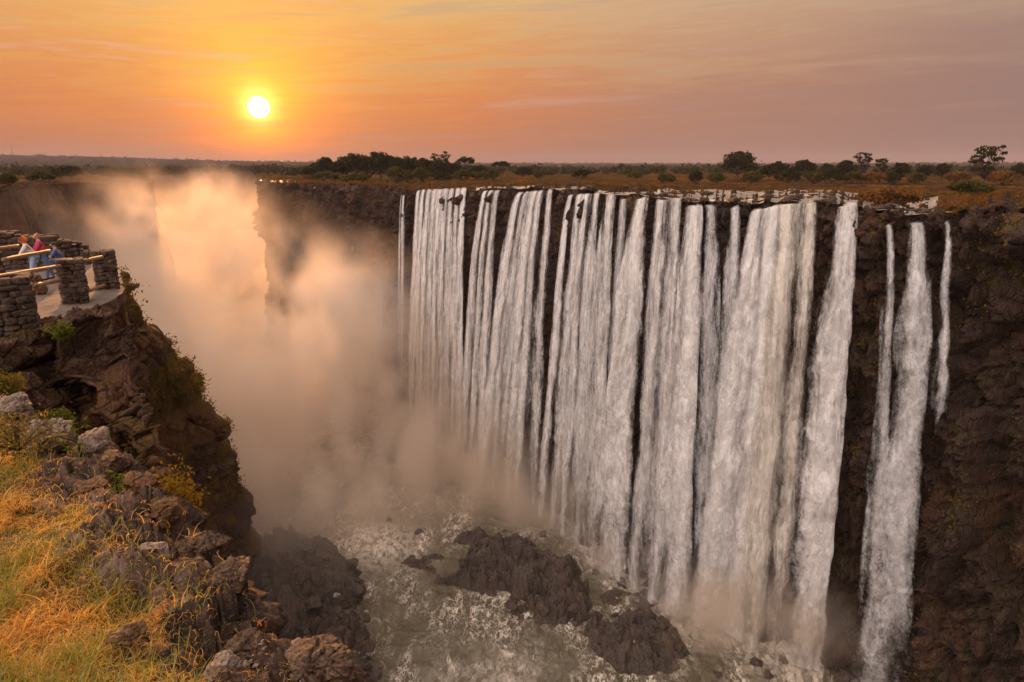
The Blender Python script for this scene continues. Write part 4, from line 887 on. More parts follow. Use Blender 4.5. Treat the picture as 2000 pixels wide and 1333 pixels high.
# ------------------------------------------------------------------ the viewing platform
FZ = -3.56
def plan(px, py): return PZ(px, py, FZ)
fl = [plan(-60, 690), plan(0, 674), plan(50, 662), plan(94, 645), plan(112, 625), plan(150, 607), plan(190, 600), plan(226, 584), plan(241, 566)]
fl += [PD(236, 540, 28), PD(150, 520, 34), PD(-200, 520, 34), PD(-400, 640, 20)]
for q_ in fl: q_[2] = FZ
def slab(name, pts, z0, z1, mat, cuts=.25, seed=0, amp=.05):
    """a thick slab with an uneven worn top and ragged edge"""
    bm = bmesh.new(); n = len(pts); vs = [bm.verts.new((p[0], p[1], z1)) for p in pts]; f = bm.faces.new(vs); 
    bmesh.ops.triangulate(bm, faces=[f])
    for _ in range(6):
        es = [e for e in bm.edges if e.calc_length() > cuts]
        if es: bmesh.ops.subdivide_edges(bm, edges=es, cuts=1); bmesh.ops.triangulate(bm, faces=bm.faces[:])
    be = [e for e in bm.edges if e.is_boundary]; ex = bmesh.ops.extrude_edge_only(bm, edges=be); nv = [v for v in ex['geom'] if isinstance(v, bmesh.types.BMVert)]
    for v in nv: v.co.z = z0
    bmesh.ops.recalc_face_normals(bm, faces=bm.faces)
    V = np.array([v.co[:] for v in bm.verts]); k = fbm(V / .6, 3, s=seed) * amp; k2 = .12 * vnoise(V / .5, seed + 1); rim = np.array([any(e.is_boundary or len(e.link_faces) < 2 for e in v.link_edges) for v in bm.verts])
    for i, v in enumerate(bm.verts): v.co.z += k[i]; v.co.x += k2[i] * .6; v.co.y += k2[i] * .4
    me = bpy.data.meshes.new(name); bm.to_mesh(me); bm.free()
    for p in me.polygons: p.use_smooth = False
    me.materials.append(mat); me.materials.append(M_near)
    for p in me.polygons: p.material_index = 0 if abs(p.normal.z) > .5 else 1
    o = bpy.data.objects.new(name, me); COL.objects.link(o); return o
t = NT('worn_floor'); p = t.pos(); c = t.mix(t.noise(p, 1.5, 5, .65), (.085, .058, .046), (.22, .16, .125)); c = t.mix(t.mapr(t.noise(p, 6, 5, .7), .5, .75), c, (.08, .055, .045))
M_floor = t.out(t.pbr(c, .9, t.bump(t.noise(p, 7, 6, .7), .7, .06)))
tag(slab('path', fl, FZ - .34, FZ, M_floor, .3, 3), 'worn stone floor of the viewing platform', 'path', kind='structure')

t = NT('pillar_stone'); p = t.pos(); n1 = t.noise(p, 2.6, 3, .6); n2 = t.noise(p, 14, 5, .7)
c = t.ramp(n1, [(.3, (.035, .024, .018)), (.5, (.085, .055, .040)), (.72, (.17, .115, .085))]); c = t.mix(t.mapr(n2, .45, .7), c, (.02, .014, .011)); c = t.mix(t.mapr(t.noise(p, 5, 4, .6), .56, .7, 0, .6), c, (.24, .16, .12))
M_stone = t.out(t.pbr(c, .85, t.bump(n2, .8, .04), **{'Specular IOR Level': .2})); M_mortar = NT('dark_joint'); M_mortar = M_mortar.out(M_mortar.pbr((.014, .010, .008), 1.0))
def stone_block(c, s, seed, rz):
    """a rough rounded stone, returned as arrays"""
    r_ = np.random.default_rng(seed); nx = 7; g_ = np.linspace(-1, 1, nx); V = []; idx = {}
    F = []
    for ax in range(3):
        for sg in (-1, 1):
            b = len(V)
            for i in g_:
                for j in g_:
                    q = [0, 0, 0]; q[ax] = sg; q[(ax + 1) % 3] = i; q[(ax + 2) % 3] = j; V.append(q)
            for i in range(nx - 1):
                for j in range(nx - 1):
                    f = [b + i * nx + j, b + (i + 1) * nx + j, b + (i + 1) * nx + j + 1, b + i * nx + j + 1]; F.append(f if sg > 0 else f[::-1])
    V = np.array(V, float); L = (np.abs(V) ** 5).sum(1) ** .2; V = V / L[:, None]
    V = V * (1 + .30 * fbm(V * .9 + seed * 5.1, 3, s=seed % 97)[:, None]); V = V * np.array(s) / 2
    ca, sa = math.cos(rz), math.sin(rz); x = V[:, 0] * ca - V[:, 1] * sa; y = V[:, 0] * sa + V[:, 1] * ca
    return np.stack([x, y, V[:, 2]], -1) + np.array(c), np.array(F)
def stone_pile(name, base, w, d, h, rz, seed, course=.13, jag=.0, profile=None, label='', cat='pillar', group=None, sl=.30):
    r_ = np.random.default_rng(seed); VV, FF = [], []; off = 0; z = 0.0; ca, sa = math.cos(rz), math.sin(rz)
    while z < h:
        ch = course * r_.uniform(.75, 1.3); ww = w * (1 + r_.uniform(-.03, .03)); 
        for side in range(4):
            ln = ww if side % 2 == 0 else d; x = -ln / 2
            while x < ln / 2 - .02:
                L = min(sl * r_.uniform(.6, 1.5), ln / 2 - x); L = L if ln / 2 - x - L > .08 else ln / 2 - x; cx = x + L / 2; x += L
                depth = min(.26, w * .36); o_ = (d if side % 2 == 0 else ww) / 2 - depth / 2 + r_.uniform(-.03, .035)
                lx, ly, rot = [(cx, -o_, 0), (o_, cx, math.pi / 2), (-cx, o_, 0), (-o_, -cx, math.pi / 2)][side]
                if profile is not None and z + ch * .5 > h * profile(lx / w): continue
                V, F_ = stone_block((lx, ly, z + ch / 2), (L * 1.03, depth, ch * 1.06), int(r_.integers(1, 9999)), rot + r_.uniform(-.06, .06)); VV.append(V); FF.append(F_ + off); off += len(V)
        z += ch
    V = np.concatenate(VV); x = V[:, 0] * ca - V[:, 1] * sa; y = V[:, 0] * sa + V[:, 1] * ca
    V = np.stack([x, y, V[:, 2]], -1)
    o = link(name, mesh_from(name, V, np.concatenate(FF)), M_stone, loc=tuple(base)); tag(o, label, cat, group)
    nseg = 26; core_v, core_f = [], []
    for i in range(nseg):
        x0 = -w / 2 + w * i / nseg; x1 = x0 + w / nseg; hh = z * (profile(((x0 + x1) / 2) / w) if profile else 1) - .17
        a0, a1 = x0 + (.09 if i == 0 else 0), x1 - (.09 if i == nseg - 1 else 0); b = len(core_v)
        for zz in (0, max(.05, hh)):
            for (X_, Y_) in ((a0, -d / 2 + .09), (a1, -d / 2 + .09), (a1, d / 2 - .09), (a0, d / 2 - .09)): core_v.append((X_ * ca - Y_ * sa, X_ * sa + Y_ * ca, zz))
        core_f += [tuple(b + k for k in f) for f in ((4, 5, 6, 7), (0, 1, 5, 4), (2, 3, 7, 6))]
        if i == 0: core_f.append((b + 3, b, b + 4, b + 7))
        if i == nseg - 1: core_f.append((b + 1, b + 2, b + 6, b + 5))
    link('rubble_core', mesh_from('core', np.array(core_v), core_f, False), M_mortar, o)
    return o
AZR = R(34)
def pil(px, py, w, top_py, seed, label, d=None, **kw):
    D = math.hypot(*plan(px, py)[:2]); b = plan(px, py); top = PD(px, top_py, D)[2]; back = b[:2] * (1 + .45 / D)
    return stone_pile('stone_pillar', (back[0], back[1], FZ - .04), w, d or w, top - FZ, AZR, seed, label=label, group='dry-stone pillars of the viewing platform', **kw)
pil(28, 664, .98, 541, 1, 'nearest and widest dry-stone pillar, cut by the left edge', course=.13, sl=.26)
pil(150, 596, .60, 511, 2, 'middle dry-stone pillar standing clear on the platform', course=.115, sl=.22)
pil(212, 568, .58, 498, 3, 'farthest dry-stone pillar at the tip of the platform', course=.11, sl=.21)
pil(2, 556, .33, 500, 4, 'slim dark pillar at the left edge behind the top rail', course=.11, sl=.2)
b = PD(70, 540, 23.3); 
boulder('stone_stump', 'rounded dark stone stump under the far rail', 'rock', (b[0], b[1], FZ + .25), (.30, .28, .50), 611, M_near, sub=4, flat=1)
b = PD(30, 545, 25.2); boulder('stone_heap', 'pale heaped stones beside the stump under the rails', 'rock', (b[0], b[1], FZ + .12), (.42, .35, .3), 612, M_edge, sub=4, flat=1)
# back wall of the platform, sloping down to the right
b = PD(60, 540, 30.0)
def prof(u): return float(np.interp(u, [-.5, -.38, -.2, 0, .15, .28, .38, .46, .5], [.86, .98, .93, 1.0, .86, .80, .70, .45, .2])) 
stone_pile('stone_wall', (b[0] - .5, b[1] - .4, FZ - .05), 5.2, 1.1, PD(60, 447, 30)[2] - FZ, AZR - .05, 9, course=.17, sl=.38, profile=prof, label='dark dry-stone wall behind the two visitors, stepping down to the right', cat='wall')

# wooden rails
t = NT('rail_wood'); p = t.pos(); n = t.noise(t.scale(p, (2, 2, 14)), 3, 5, .6); M_rail = t.out(t.pbr(t.mix(n, (.14, .075, .04), (.36, .20, .10)), .6, t.bump(n, .4, .02)))
def rail_set(label, rails):
    a0 = PD(*rails[0][0]); e = empty('wooden_railing', tuple(a0)); tag(e, label, 'railing', 'wooden railings between the stone pillars')
    for a, b_ in rails:
        A0, B0 = PD(*a) - a0, PD(*b_) - a0; n = 14; tt = np.linspace(0, 1, n)[:, None]; P = A0 + (B0 - A0) * tt; P[:, 2] += .006 * np.sin(np.linspace(0, 5, n)); d = (B0 - A0) / np.linalg.norm(B0 - A0); s = np.cross(d, (0, 0, 1)); s /= np.linalg.norm(s); V, F = [], []
        r_ = np.random.default_rng(int(abs(a[0]) * 7)); prof_ = [(math.cos(q) * .040, math.sin(q) * .050) for q in np.linspace(0, 2 * math.pi, 9)[:-1]]
        for i in range(n):
            k = 1 + .10 * r_.uniform(-1, 1)
            for (x, z) in prof_: V.append(P[i] + s * x * k + np.array((0, 0, z * k)))
        for i in range(n - 1):
            for j in range(8): F.append((i * 8 + j, i * 8 + (j + 1) % 8, (i + 1) * 8 + (j + 1) % 8, (i + 1) * 8 + j))
        F += [tuple(range(8))[::-1], tuple(range((n - 1) * 8, n * 8))]
        link('rail', mesh_from('rail', np.array(V), F), M_rail, e)
rail_set('pale wooden railing between the nearest and the middle pillar', [((-30, 546, 17.4), (128, 518, 21.3)), ((70, 558, 18.6), (124, 546, 21.3))])
rail_set('short pale railing from the middle pillar to the farthest one', [((120, 510, 21.1), (178, 509, 21.7)), ((172, 509, 21.6), (200, 502, 22.6)), ((176, 568, 21.7), (204, 557, 22.8))])
rail_set('far railing the visitors lean over, ending in an orange-lit tip', [((6, 508, 21.4), (97, 490, 25.0))])
rail_set('rail at the left edge beyond the visitor in white', [((-20, 489, 24.4), (36, 480, 25.8))])

# ------------------------------------------------------------------ the visitors
def flat_mat(name, c, rough=.8, nz=.12):
    t = NT(name); n = t.noise(t.pos(), 9, 4, .6); return t.out(t.pbr(t.mix(n, tuple(x * (1 - nz * 2) for x in c), tuple(min(1, x * (1 + nz)) for x in c)), rough))
M_skin = flat_mat('skin', (.42, .22, .14), .55); M_hair = flat_mat('auburn_hair', (.62, .12, .02), .6); M_white = flat_mat('white_cotton', (.66, .58, .52)); M_mag = flat_mat('magenta_cotton', (.42, .02, .10)); M_red = flat_mat('red_scarf', (.70, .06, .03)); M_jean = flat_mat('blue_denim', (.11, .16, .30)); M_pale_jean = flat_mat('pale_denim', (.34, .45, .62)); M_shoe = flat_mat('dark_shoe', (.03, .025, .025)); M_blue = flat_mat('blue_cloth', (.07, .10, .24))
def skin_obj(name, pts, edges, rad, mat, parent, root=0, sub=2):
    me = bpy.data.meshes.new(name); me.from_pydata([tuple(p) for p in pts], edges, []); o = link(name, me, mat, parent)
    m = o.modifiers.new('skin', 'SKIN'); m.use_smooth_shade = True; m.branch_smoothing = .4
    for i, r in enumerate(rad): me.skin_vertices[0].data[i].radius = (r, r) if not isinstance(r, tuple) else r
    me.skin_vertices[0].data[root].use_root = True
    s = o.modifiers.new('subsurf', 'SUBSURF'); s.levels = sub; s.render_levels = sub; return o
def figure(loc, rz, J, top, bottom, hairm, label, long_hair=False, scarf=None):
    """J: joints of a body in a frame whose +x is the facing direction. One continuous skin; clothes and hair are children"""
    e = empty('person', loc, rz); e.scale = (.86, .86, .9); tag(e, label, 'person', 'visitors on the viewing platform')
    P, E_, Rd = [], [], []; ix = {}
    def add(n, p, r, par=None):
        ix[n] = len(P); P.append(np.array(p, float)); Rd.append(r)
        if par: E_.append((ix[par], ix[n]))
    pel, che, neck, head = [np.array(J[k], float) for k in ('pelvis', 'chest', 'neck', 'head')]
    add('pelvis', pel, (.13, .15)); add('belly', (pel + che) / 2, (.11, .135), 'pelvis'); add('chest', che, (.12, .155), 'belly'); add('neck', neck, .06, 'chest'); hd = (head - neck); hd /= np.linalg.norm(hd)
    add('jaw', neck + hd * .045, .07, 'neck'); add('head', head, (.10, .09), 'jaw'); add('crown', head + hd * .07, .07, 'head'); fwd = np.array(J.get('face', (1, 0, 0)), float); add('nose', head + fwd * .115 - hd * .01, .016, 'head')
    for s, n in ((1, 'l'), (-1, 'r')):
        sh = che + np.array((0, s * .17, .05)); add('sh' + n, sh, .058, 'chest'); el, wr = np.array(J['elbow' + n], float), np.array(J['hand' + n], float); add('el' + n, el, .042, 'sh' + n); add('wr' + n, wr, .028, 'el' + n); d = wr - el; d /= np.linalg.norm(d); add('palm' + n, wr + d * .06, (.018, .036), 'wr' + n)
        for f in range(4): add('f%d%s' % (f, n), wr + d * (.105 - .01 * abs(f - 1)) + np.array((0, (f - 1.5) * .02, -.01)), .0095, 'palm' + n); add('g%d%s' % (f, n), wr + d * (.135 - .012 * abs(f - 1)) + np.array((0, (f - 1.5) * .022, -.04)), .008, 'f%d%s' % (f, n))
        add('th' + n, wr + d * .05 + np.array((0, -s * .045, -.02)), .010, 'wr' + n)
        hp = pel + np.array((0, s * .09, -.05)); kn, an = np.array(J['knee' + n], float), np.array(J['foot' + n], float); add('hp' + n, hp, .085, 'pelvis'); add('kn' + n, kn, .058, 'hp' + n); add('an' + n, an, .036, 'kn' + n); add('toe' + n, an + np.array((.16, 0, -.04)), .032, 'an' + n)
    skin_obj('body', P, E_, Rd, M_skin, e)
    g = lambda *n: [P[ix[k]] for k in n]
    skin_obj('shirt', g('pelvis', 'belly', 'chest', 'shl', 'ell', 'shr', 'elr') + [che + (neck - che) * .72], [(0, 1), (1, 2), (2, 3), (3, 4), (2, 5), (5, 6), (2, 7)], [(.155, .175), (.15, .175), (.155, .19), .082, .060, .082, .060, .085], top, e)
    skin_obj('trousers', g('pelvis', 'hpl', 'knl', 'anl', 'hpr', 'knr', 'anr'), [(0, 1), (1, 2), (2, 3), (0, 4), (4, 5), (5, 6)], [(.142, .162), .10, .078, .06, .10, .078, .06], bottom, e)
    for n in 'lr': skin_obj('shoe', [P[ix['an' + n]] + np.array((-.04, 0, -.03)), P[ix['an' + n]] + np.array((.08, 0, -.05)), P[ix['toe' + n]] + np.array((.02, 0, -.01))], [(0, 1), (1, 2)], [.045, .043, .035], M_shoe, e)
    hb = head + hd * .045 - fwd * .02; pts = [hb - fwd * .03 - hd * .05, hb + hd * .045 + fwd * .01]; ed = [(0, 1)]; rd = [.105, .098]
    if long_hair: pts += [hb - fwd * .10 - hd * .17]; ed += [(0, 2)]; rd += [.06]
    skin_obj('hair', pts, ed, rd, hairm, e)
    if scarf is not None: skin_obj('scarf', [che + np.array((-.10, .1, -.10)), che + np.array((.04, .16, -.22)), che + np.array((.10, 0, -.28)), che + np.array((.04, -.16, -.22)), che + np.array((-.10, -.1, -.10))], [(0, 1), (1, 2), (2, 3), (3, 4)], [.05, .07, .08, .07, .05], scarf, e)
    return e
RZ = R(180 + 35)
lean = dict(pelvis=(-.06, 0, .92), chest=(.08, 0, 1.26), neck=(.13, 0, 1.40), head=(.18, 0, 1.49), face=(.86, 0, -.5), elbowl=(.32, .22, .98), handl=(.50, .16, .97), elbowr=(.30, -.22, .98), handr=(.48, -.12, .97), kneel=(.02, .10, .48), footl=(.04, .12, .09), kneer=(-.06, -.10, .47), footr=(-.16, -.12, .09))
pw = PD(55, 536, 25.4); figure((pw[0] + .1, pw[1] + .1, FZ + .02), RZ, lean, M_white, M_pale_jean, M_hair, 'person in a white top and pale jeans bending over the rail', long_hair=True)
lean2 = dict(pelvis=(-.04, 0, .94), chest=(.02, 0, 1.30), neck=(.05, 0, 1.44), head=(.09, 0, 1.54), face=(.85, .2, -.4), elbowl=(.20, .24, 1.04), handl=(.42, .12, 1.02), elbowr=(.18, -.24, 1.02), handr=(.40, -.12, 1.00), kneel=(-.10, .12, .50), footl=(-.02, .14, .09), kneer=(-.16, -.08, .48), footr=(-.26, -.10, .09))
pm = PD(91, 549, 26.0); figure((pm[0], pm[1], FZ + .02), RZ + .15, lean2, M_mag, M_jean, M_hair, 'person in a magenta top with a red scarf, standing in blue jeans', scarf=M_red)
crouch = dict(pelvis=(-.14, 0, .48), chest=(-.02, 0, .82), neck=(.03, 0, .95), head=(.07, 0, 1.04), elbowl=(.18, .22, .62), handl=(.38, .14, .58), elbowr=(.18, -.22, .62), handr=(.38, -.12, .58), kneel=(.28, .12, .50), footl=(.02, .14, .09), kneer=(.26, -.12, .48), footr=(-.02, -.12, .09))
pc = PD(119, 548, 26.6); figure((pc[0], pc[1], FZ + .12), RZ, crouch, M_blue, M_jean, M_shoe, 'person crouching in blue, partly hidden behind the middle pillar')
# ------------------------------------------------------------------ trees and bushes of the plain
def ground_at(az, D):
    a = math.radians(az); x, y = math.sin(a) * D, math.cos(a) * D
    z = plateau_z(np.array([x]), np.array([y]), np.array([D]), np.array([float(lip_D(np.array(az)))]), np.array([float(lip_z(np.array(az)))]))[0]
    return np.array((x, y, float(z)))
M_fol = [leaf_mat('crown_dark', (.018, .022, .008), (.045, .045, .014), .3), leaf_mat('crown_olive', (.045, .05, .012), (.10, .085, .02), .35), leaf_mat('crown_rust', (.14, .06, .018), (.20, .10, .03), .35)]
M_bark = flat_mat('bark', (.05, .032, .022), .95)
GT = 'trees on the plain behind the falls'; GB = 'bushes on the plain behind the falls'
def tree(px, base_py, top_py, wpx, D, kind, label, seed, shape='round', mat=0, trunk=.28):
    """foot on the plain under a pixel column; its height and spread taken from the rows it spans"""
    az = AZ(px, base_py); b = ground_at(az, D); top = PD(px, top_py, D)[2]; h = max(1.5, top - b[2]); w = wpx * D / FOC * math.cos(math.radians(az)) ** 2 * 1.16; r_ = np.random.default_rng(seed)
    isb = kind in ('bush',); e = empty('bush' if isb else 'tree', (b[0], b[1], b[2] - .2), r_.uniform(0, 6)); tag(e, label, kind, GB if isb else GT)
    th = h * (trunk if not isb else .08); tb = []; C = []; c0 = np.array((0, 0, th))
    lean = r_.normal(size=2) * .04 * h
    tb.append((cr(np.linspace(0, 2, 6), [np.zeros(3), np.array((lean[0] * .4, lean[1] * .4, th * .6)), np.array((lean[0], lean[1], th * 1.1))]), np.linspace(.035, .02, 6) * h * (1 if not isb else .4)))
    nl = {'round': 17, 'flat': 15, 'thin': 30, 'bush': 14}[shape]
    for k in range(nl):
        a = k * 2.4 + r_.uniform(-.5, .5); q = math.sqrt((k + .5) / nl)
        if shape == 'flat': zt = h * (.80 + .2 * math.sqrt(max(0, 1 - q * q)) + r_.uniform(-.06, .02)); rad = q
        elif shape == 'thin': zt = h * r_.uniform(.5, 1.0); rad = q * (1.1 - .4 * zt / h)
        elif shape == 'bush': zt = h * (.35 + .6 * math.sqrt(max(0, 1 - q * q))); rad = q
        else: zt = th + (h - th) * (.30 + .66 * math.sqrt(max(0, 1 - q * q)) * r_.uniform(.75, 1.02)); rad = q
        tip = np.array((math.cos(a) * rad * w * .42, math.sin(a) * rad * w * .42, zt)); st = np.array((lean[0], lean[1], th * r_.uniform(.8, 1.15)))
        md = (tip + st) / 2 + np.array((tip[0] * .12, tip[1] * .12, -.05 * h)); P = cr(np.linspace(0, 2, 6), [st, md, tip]); tb.append((P, np.linspace(.014, .004, 6) * h))
        cs = (.12 if shape != 'thin' else .075) * (w + h) / 2 * r_.uniform(.55, 1.5); m = int({'round': 110, 'flat': 110, 'thin': 40, 'bush': 100}[shape])
        v = r_.normal(size=(m, 3)); v /= np.linalg.norm(v, axis=1, keepdims=True); v *= (r_.uniform(.15, 1, (m, 1)) ** .5) * cs * np.array((1.15, 1.15, .62 if shape != 'round' else .8)); C.append(tip + v - np.array((0, 0, cs * .25)))
        for _ in range(2 if shape in ('round', 'bush') else 0):
            f = r_.uniform(.55, .9); v2 = r_.normal(size=(m // 2, 3)) * cs * .45; C.append(st + (tip - st) * f + v2)
    C = np.concatenate(C); C[:, 2] = np.maximum(C[:, 2], .05 * h)
    join_tubes('trunk', tb, M_bark, e, 5); link('crown', leaves_mesh('crown', C, (.026 if shape != 'thin' else .02) * (w + h) / 2 + .10, M_fol[mat], seed, .7), None, e); return e
T = tree
T(606, 350, 325, 34, 470, 'tree', 'small dark tree at the left end of the grove', 1)
T(637, 350, 306, 34, 470, 'tree', 'tall round tree second from the left of the grove', 2)
T(662, 350, 312, 36, 465, 'tree', 'dark bushy tree between the two tall round ones of the left grove', 3)
T(694, 350, 299, 54, 480, 'tree', 'broad dark tree left of the tallest one in the grove', 4)
T(744, 350, 295, 52, 490, 'tree', 'tallest tree of the grove with a spreading crown', 5)
T(780, 350, 307, 36, 485, 'tree', 'round tree right of the tallest in the grove', 6)
T(802, 349, 304, 38, 490, 'tree', 'round tree between the tallest and the open-crowned one', 7)
T(828, 349, 308, 32, 480, 'tree', 'low dark tree left of the open-crowned one', 8)
T(862, 348, 296, 46, 500, 'tree', 'tree with an airy open crown of bare upper twigs', 9, 'thin', trunk=.35)
T(858, 348, 312, 34, 470, 'tree', 'dense low tree under the open-crowned one', 10)
T(911, 348, 308, 32, 480, 'tree', 'umbrella-topped tree standing clear of the grove', 11, 'flat', trunk=.4)
T(934, 346, 322, 30, 470, 'tree', 'small rounded tree right of the umbrella-topped one', 12)
T(978, 346, 315, 31, 480, 'tree', 'lone flat-topped tree on thin pale stems in the middle of the skyline', 13, 'flat', trunk=.45)
T(622, 350, 316, 36, 500, 'tree', 'dark tree filling the gap beside the small one at the left end of the grove', 101)
T(676, 350, 305, 40, 500, 'tree', 'tall tree standing behind the dark bushy one in the left grove', 102)
T(718, 350, 304, 42, 505, 'tree', 'dense tree filling the gap left of the tallest grove tree', 103)
T(764, 350, 303, 42, 505, 'tree', 'dense tree close behind the tallest grove tree on its right', 104)
T(842, 350, 312, 36, 510, 'tree', 'dark tree just left of the open-crowned one, behind the low dark tree', 105)
T(888, 350, 318, 34, 505, 'tree', 'small dark tree between the open-crowned and the umbrella-topped trees', 106)
T(1022, 345, 326, 34, 520, 'tree', 'square dark tree clump right of the lone flat-topped tree', 14)
T(1054, 345, 332, 26, 500, 'bush', 'green bush right of the square tree clump', 15, 'bush', 1)
T(1137, 344, 330, 34, 480, 'bush', 'dark bush alone on the plain near the middle', 16, 'bush', 0)
T(1241, 345, 335, 30, 480, 'bush', 'faint bush at the edge of the hazy plain left of the big oak-like tree', 17, 'bush', 1)
for i, (a, b, w, m_, lb) in enumerate([(700, 338, 70, 1, 'long olive thicket in front of the broad dark tree'), (775, 324, 38, 1, 'rounded olive bush below the tallest grove tree'), (824, 326, 34, 1, 'dome-shaped green bush in front of the low dark tree'), (795, 332, 36, 1, 'low olive bush between the two rounded green ones'), (862, 334, 40, 0, 'dark green bush at the foot of the open-crowned tree'), (905, 330, 40, 1, 'green bush under the umbrella-topped tree'), (940, 334, 46, 1, 'olive bush left of the lone flat-topped tree'), (965, 330, 30, 1, 'small leafy bush touching the lone flat-topped tree'), (640, 336, 60, 1, 'yellowish thicket at the left foot of the grove'), (606, 341, 30, 2, 'rusty bush at the very left of the grove')]):
    T(a, 352, b, w, 400 + 6 * i, 'bush', lb, 40 + i, 'bush', m_)
T(1441, 350, 294, 62, 470, 'tree', 'big dark oak-like tree standing above the skyline right of centre', 21, trunk=.24)
T(1500, 350, 322, 34, 460, 'tree', 'low round tree next to the big oak-like one', 22)
T(1517, 350, 314, 40, 480, 'tree', 'mid-height leafy tree between the oak-like and the dome-shaped one', 23)
T(1568, 350, 311, 42, 480, 'tree', 'dome-shaped dark tree in the right-hand belt', 24)
T(1612, 350, 318, 28, 460, 'tree', 'narrow tree right of the dome-shaped one', 25)
T(1650, 350, 313, 38, 470, 'tree', 'round tree just left of the ragged twin-crowned one', 26)
T(1682, 350, 297, 44, 460, 'tree', 'ragged tall tree with two crowns in the right-hand belt', 27, 'thin')
T(1718, 350, 310, 36, 455, 'tree', 'leaning tree right of the ragged twin-crowned one', 28, 'thin')
T(1757, 350, 315, 34, 450, 'tree', 'small rounded tree left of the gap before the bare-twigged tree', 29)
T(1803, 350, 321, 32, 470, 'tree', 'low tree in the gap before the bare-twigged tree', 30)
T(1838, 350, 318, 34, 500, 'tree', 'pale hazy tree behind the gap', 31)
T(1922, 352, 284, 82, 330, 'tree', 'spreading tree with bare upper twigs at far right', 32, 'thin', trunk=.3)
T(1990, 350, 318, 40, 480, 'tree', 'dark tree cut by the right edge of the picture', 33)
for i, (a, b, w, m_, lb) in enumerate([(1300, 338, 40, 1, 'low shrub left of the big oak-like tree'), (1360, 332, 26, 0, 'twin-topped shrub left of the big oak-like tree'), (1400, 336, 40, 1, 'brownish shrub at the left foot of the oak-like tree'), (1470, 334, 44, 1, 'green shrub at the right foot of the oak-like tree'), (1540, 330, 50, 0, 'dark shrub below the mid-height leafy tree'), (1590, 334, 44, 1, 'olive shrub right below the dome-shaped tree'), (1625, 328, 46, 0, 'dark shrub left of the ragged tree'), (1665, 334, 40, 1, 'olive shrub at the foot of the ragged tree'), (1705, 336, 54, 2, 'rusty shrub below the leaning tree'), (1745, 332, 40, 0, 'dark shrub under the small rounded tree'), (1790, 336, 40, 1, 'olive shrub in the gap before the bare-twigged tree'), (1870, 334, 60, 2, 'brown twiggy shrub left of the bare-twigged tree'), (1960, 332, 70, 2, 'brown shrub right of the bare-twigged tree')]):
    T(a, 352, b, w, 380 + 5 * i, 'bush', lb, 60 + i, 'bush', m_)
T(1745, 400, 366, 120, 176, 'bush', 'rust-red shrub sprawling over rocks near the right-hand lip', 81, 'bush', 2)
T(1700, 392, 372, 60, 190, 'bush', 'low rust-red shrub left of the sprawling one', 82, 'bush', 2)
T(1890, 378, 352, 90, 240, 'bush', 'yellow-green shrub on the rocky ground at far right', 83, 'bush', 1)
T(1960, 412, 396, 60, 152, 'bush', 'olive tuft hanging over the right-hand cliff edge', 84, 'bush', 1)
T(1850, 410, 396, 50, 156, 'bush', 'small golden shrub at the brink above the thin stepped ribbon', 85, 'bush', 2)
for i, (a, b, w, D_, lb) in enumerate([(78, 334, 56, 360, 'round green tree at the left edge of the far left plain'), (14, 336, 40, 330, 'green bushy tree cut by the left edge of the picture'), (140, 322, 50, 620, 'dark tree above the far left gorge rim'), (200, 324, 36, 640, 'dark little tree right of the dark one above the far left rim'), (235, 328, 60, 600, 'low dark thicket tree in the middle of the far left rim'), (285, 326, 50, 640, 'dark tree half veiled by drifting spray'), (105, 330, 40, 560, 'dark bushy tree left of the dark one above the far left rim'), (330, 330, 46, 660, 'faint tree at the left foot of the spray plume')]):
    T(a, 352, b, w, D_, 'tree', lb, 90 + i, 'round', 1 if i < 2 else 0, trunk=.15)

# far-off woods that read as one mass
def build_woods():
    r_ = np.random.default_rng(3); n = 2600; D = 700 * (6200 / 700.) ** (r_.uniform(size=n) ** .8); az = r_.uniform(-46, 46, n); 
    D0 = lip_D(az); x, y = np.sin(np.radians(az)) * D, np.cos(np.radians(az)) * D
    w = fbm(np.stack([x / 500, y / 900, 0 * x], -1), 3, s=7); k = (w > -.12) & (D > D0 + 60); k |= (D > 4200) | ((az < -20) & (D > 900)); D, x, y, az = D[k], x[k], y[k], az[k]; D0 = lip_D(az)
    z = plateau_z(x, y, D, D0, lip_z(az)); hh = r_.uniform(5, 11, len(D)) * (1 + .3 * (r_.uniform(size=len(D)) < .06)) ; C = []; S_ = []
    m = 34
    for i in range(len(D)):
        v = r_.normal(size=(m, 3)); v /= np.linalg.norm(v, axis=1, keepdims=True); v *= r_.uniform(.3, 1, (m, 1)) * np.array((hh[i] * 1.25, hh[i] * 1.25, hh[i] * .5)); C.append(v + (x[i], y[i], z[i] + hh[i] * .5))
    me = leaves_mesh('woods', np.concatenate(C), 2.3, leaf_mat('far_woods', (.02, .024, .010), (.05, .045, .018), .2), 5, .7)
    o = bpy.data.objects.new('woodland', me); COL.objects.link(o); tag(o, 'far-off woodland along the horizon', 'woodland', kind='stuff')
build_woods()
def spot(name, az, D, h, label, cat, w=2.5):
    b = ground_at(az, D); tb = [(np.array([b, b + (0, 0, h)]), [w, w * .4])]; return tag(join_tubes(name, [(P - b, r) for P, r in tb], M_bark, None, 5), label, cat)
o = spot('radio_mast', AZ(26, 310), 5600, 78, 'thin mast on the far left ridge', 'mast', 1.6); o.location = ground_at(AZ(26, 310), 5600)

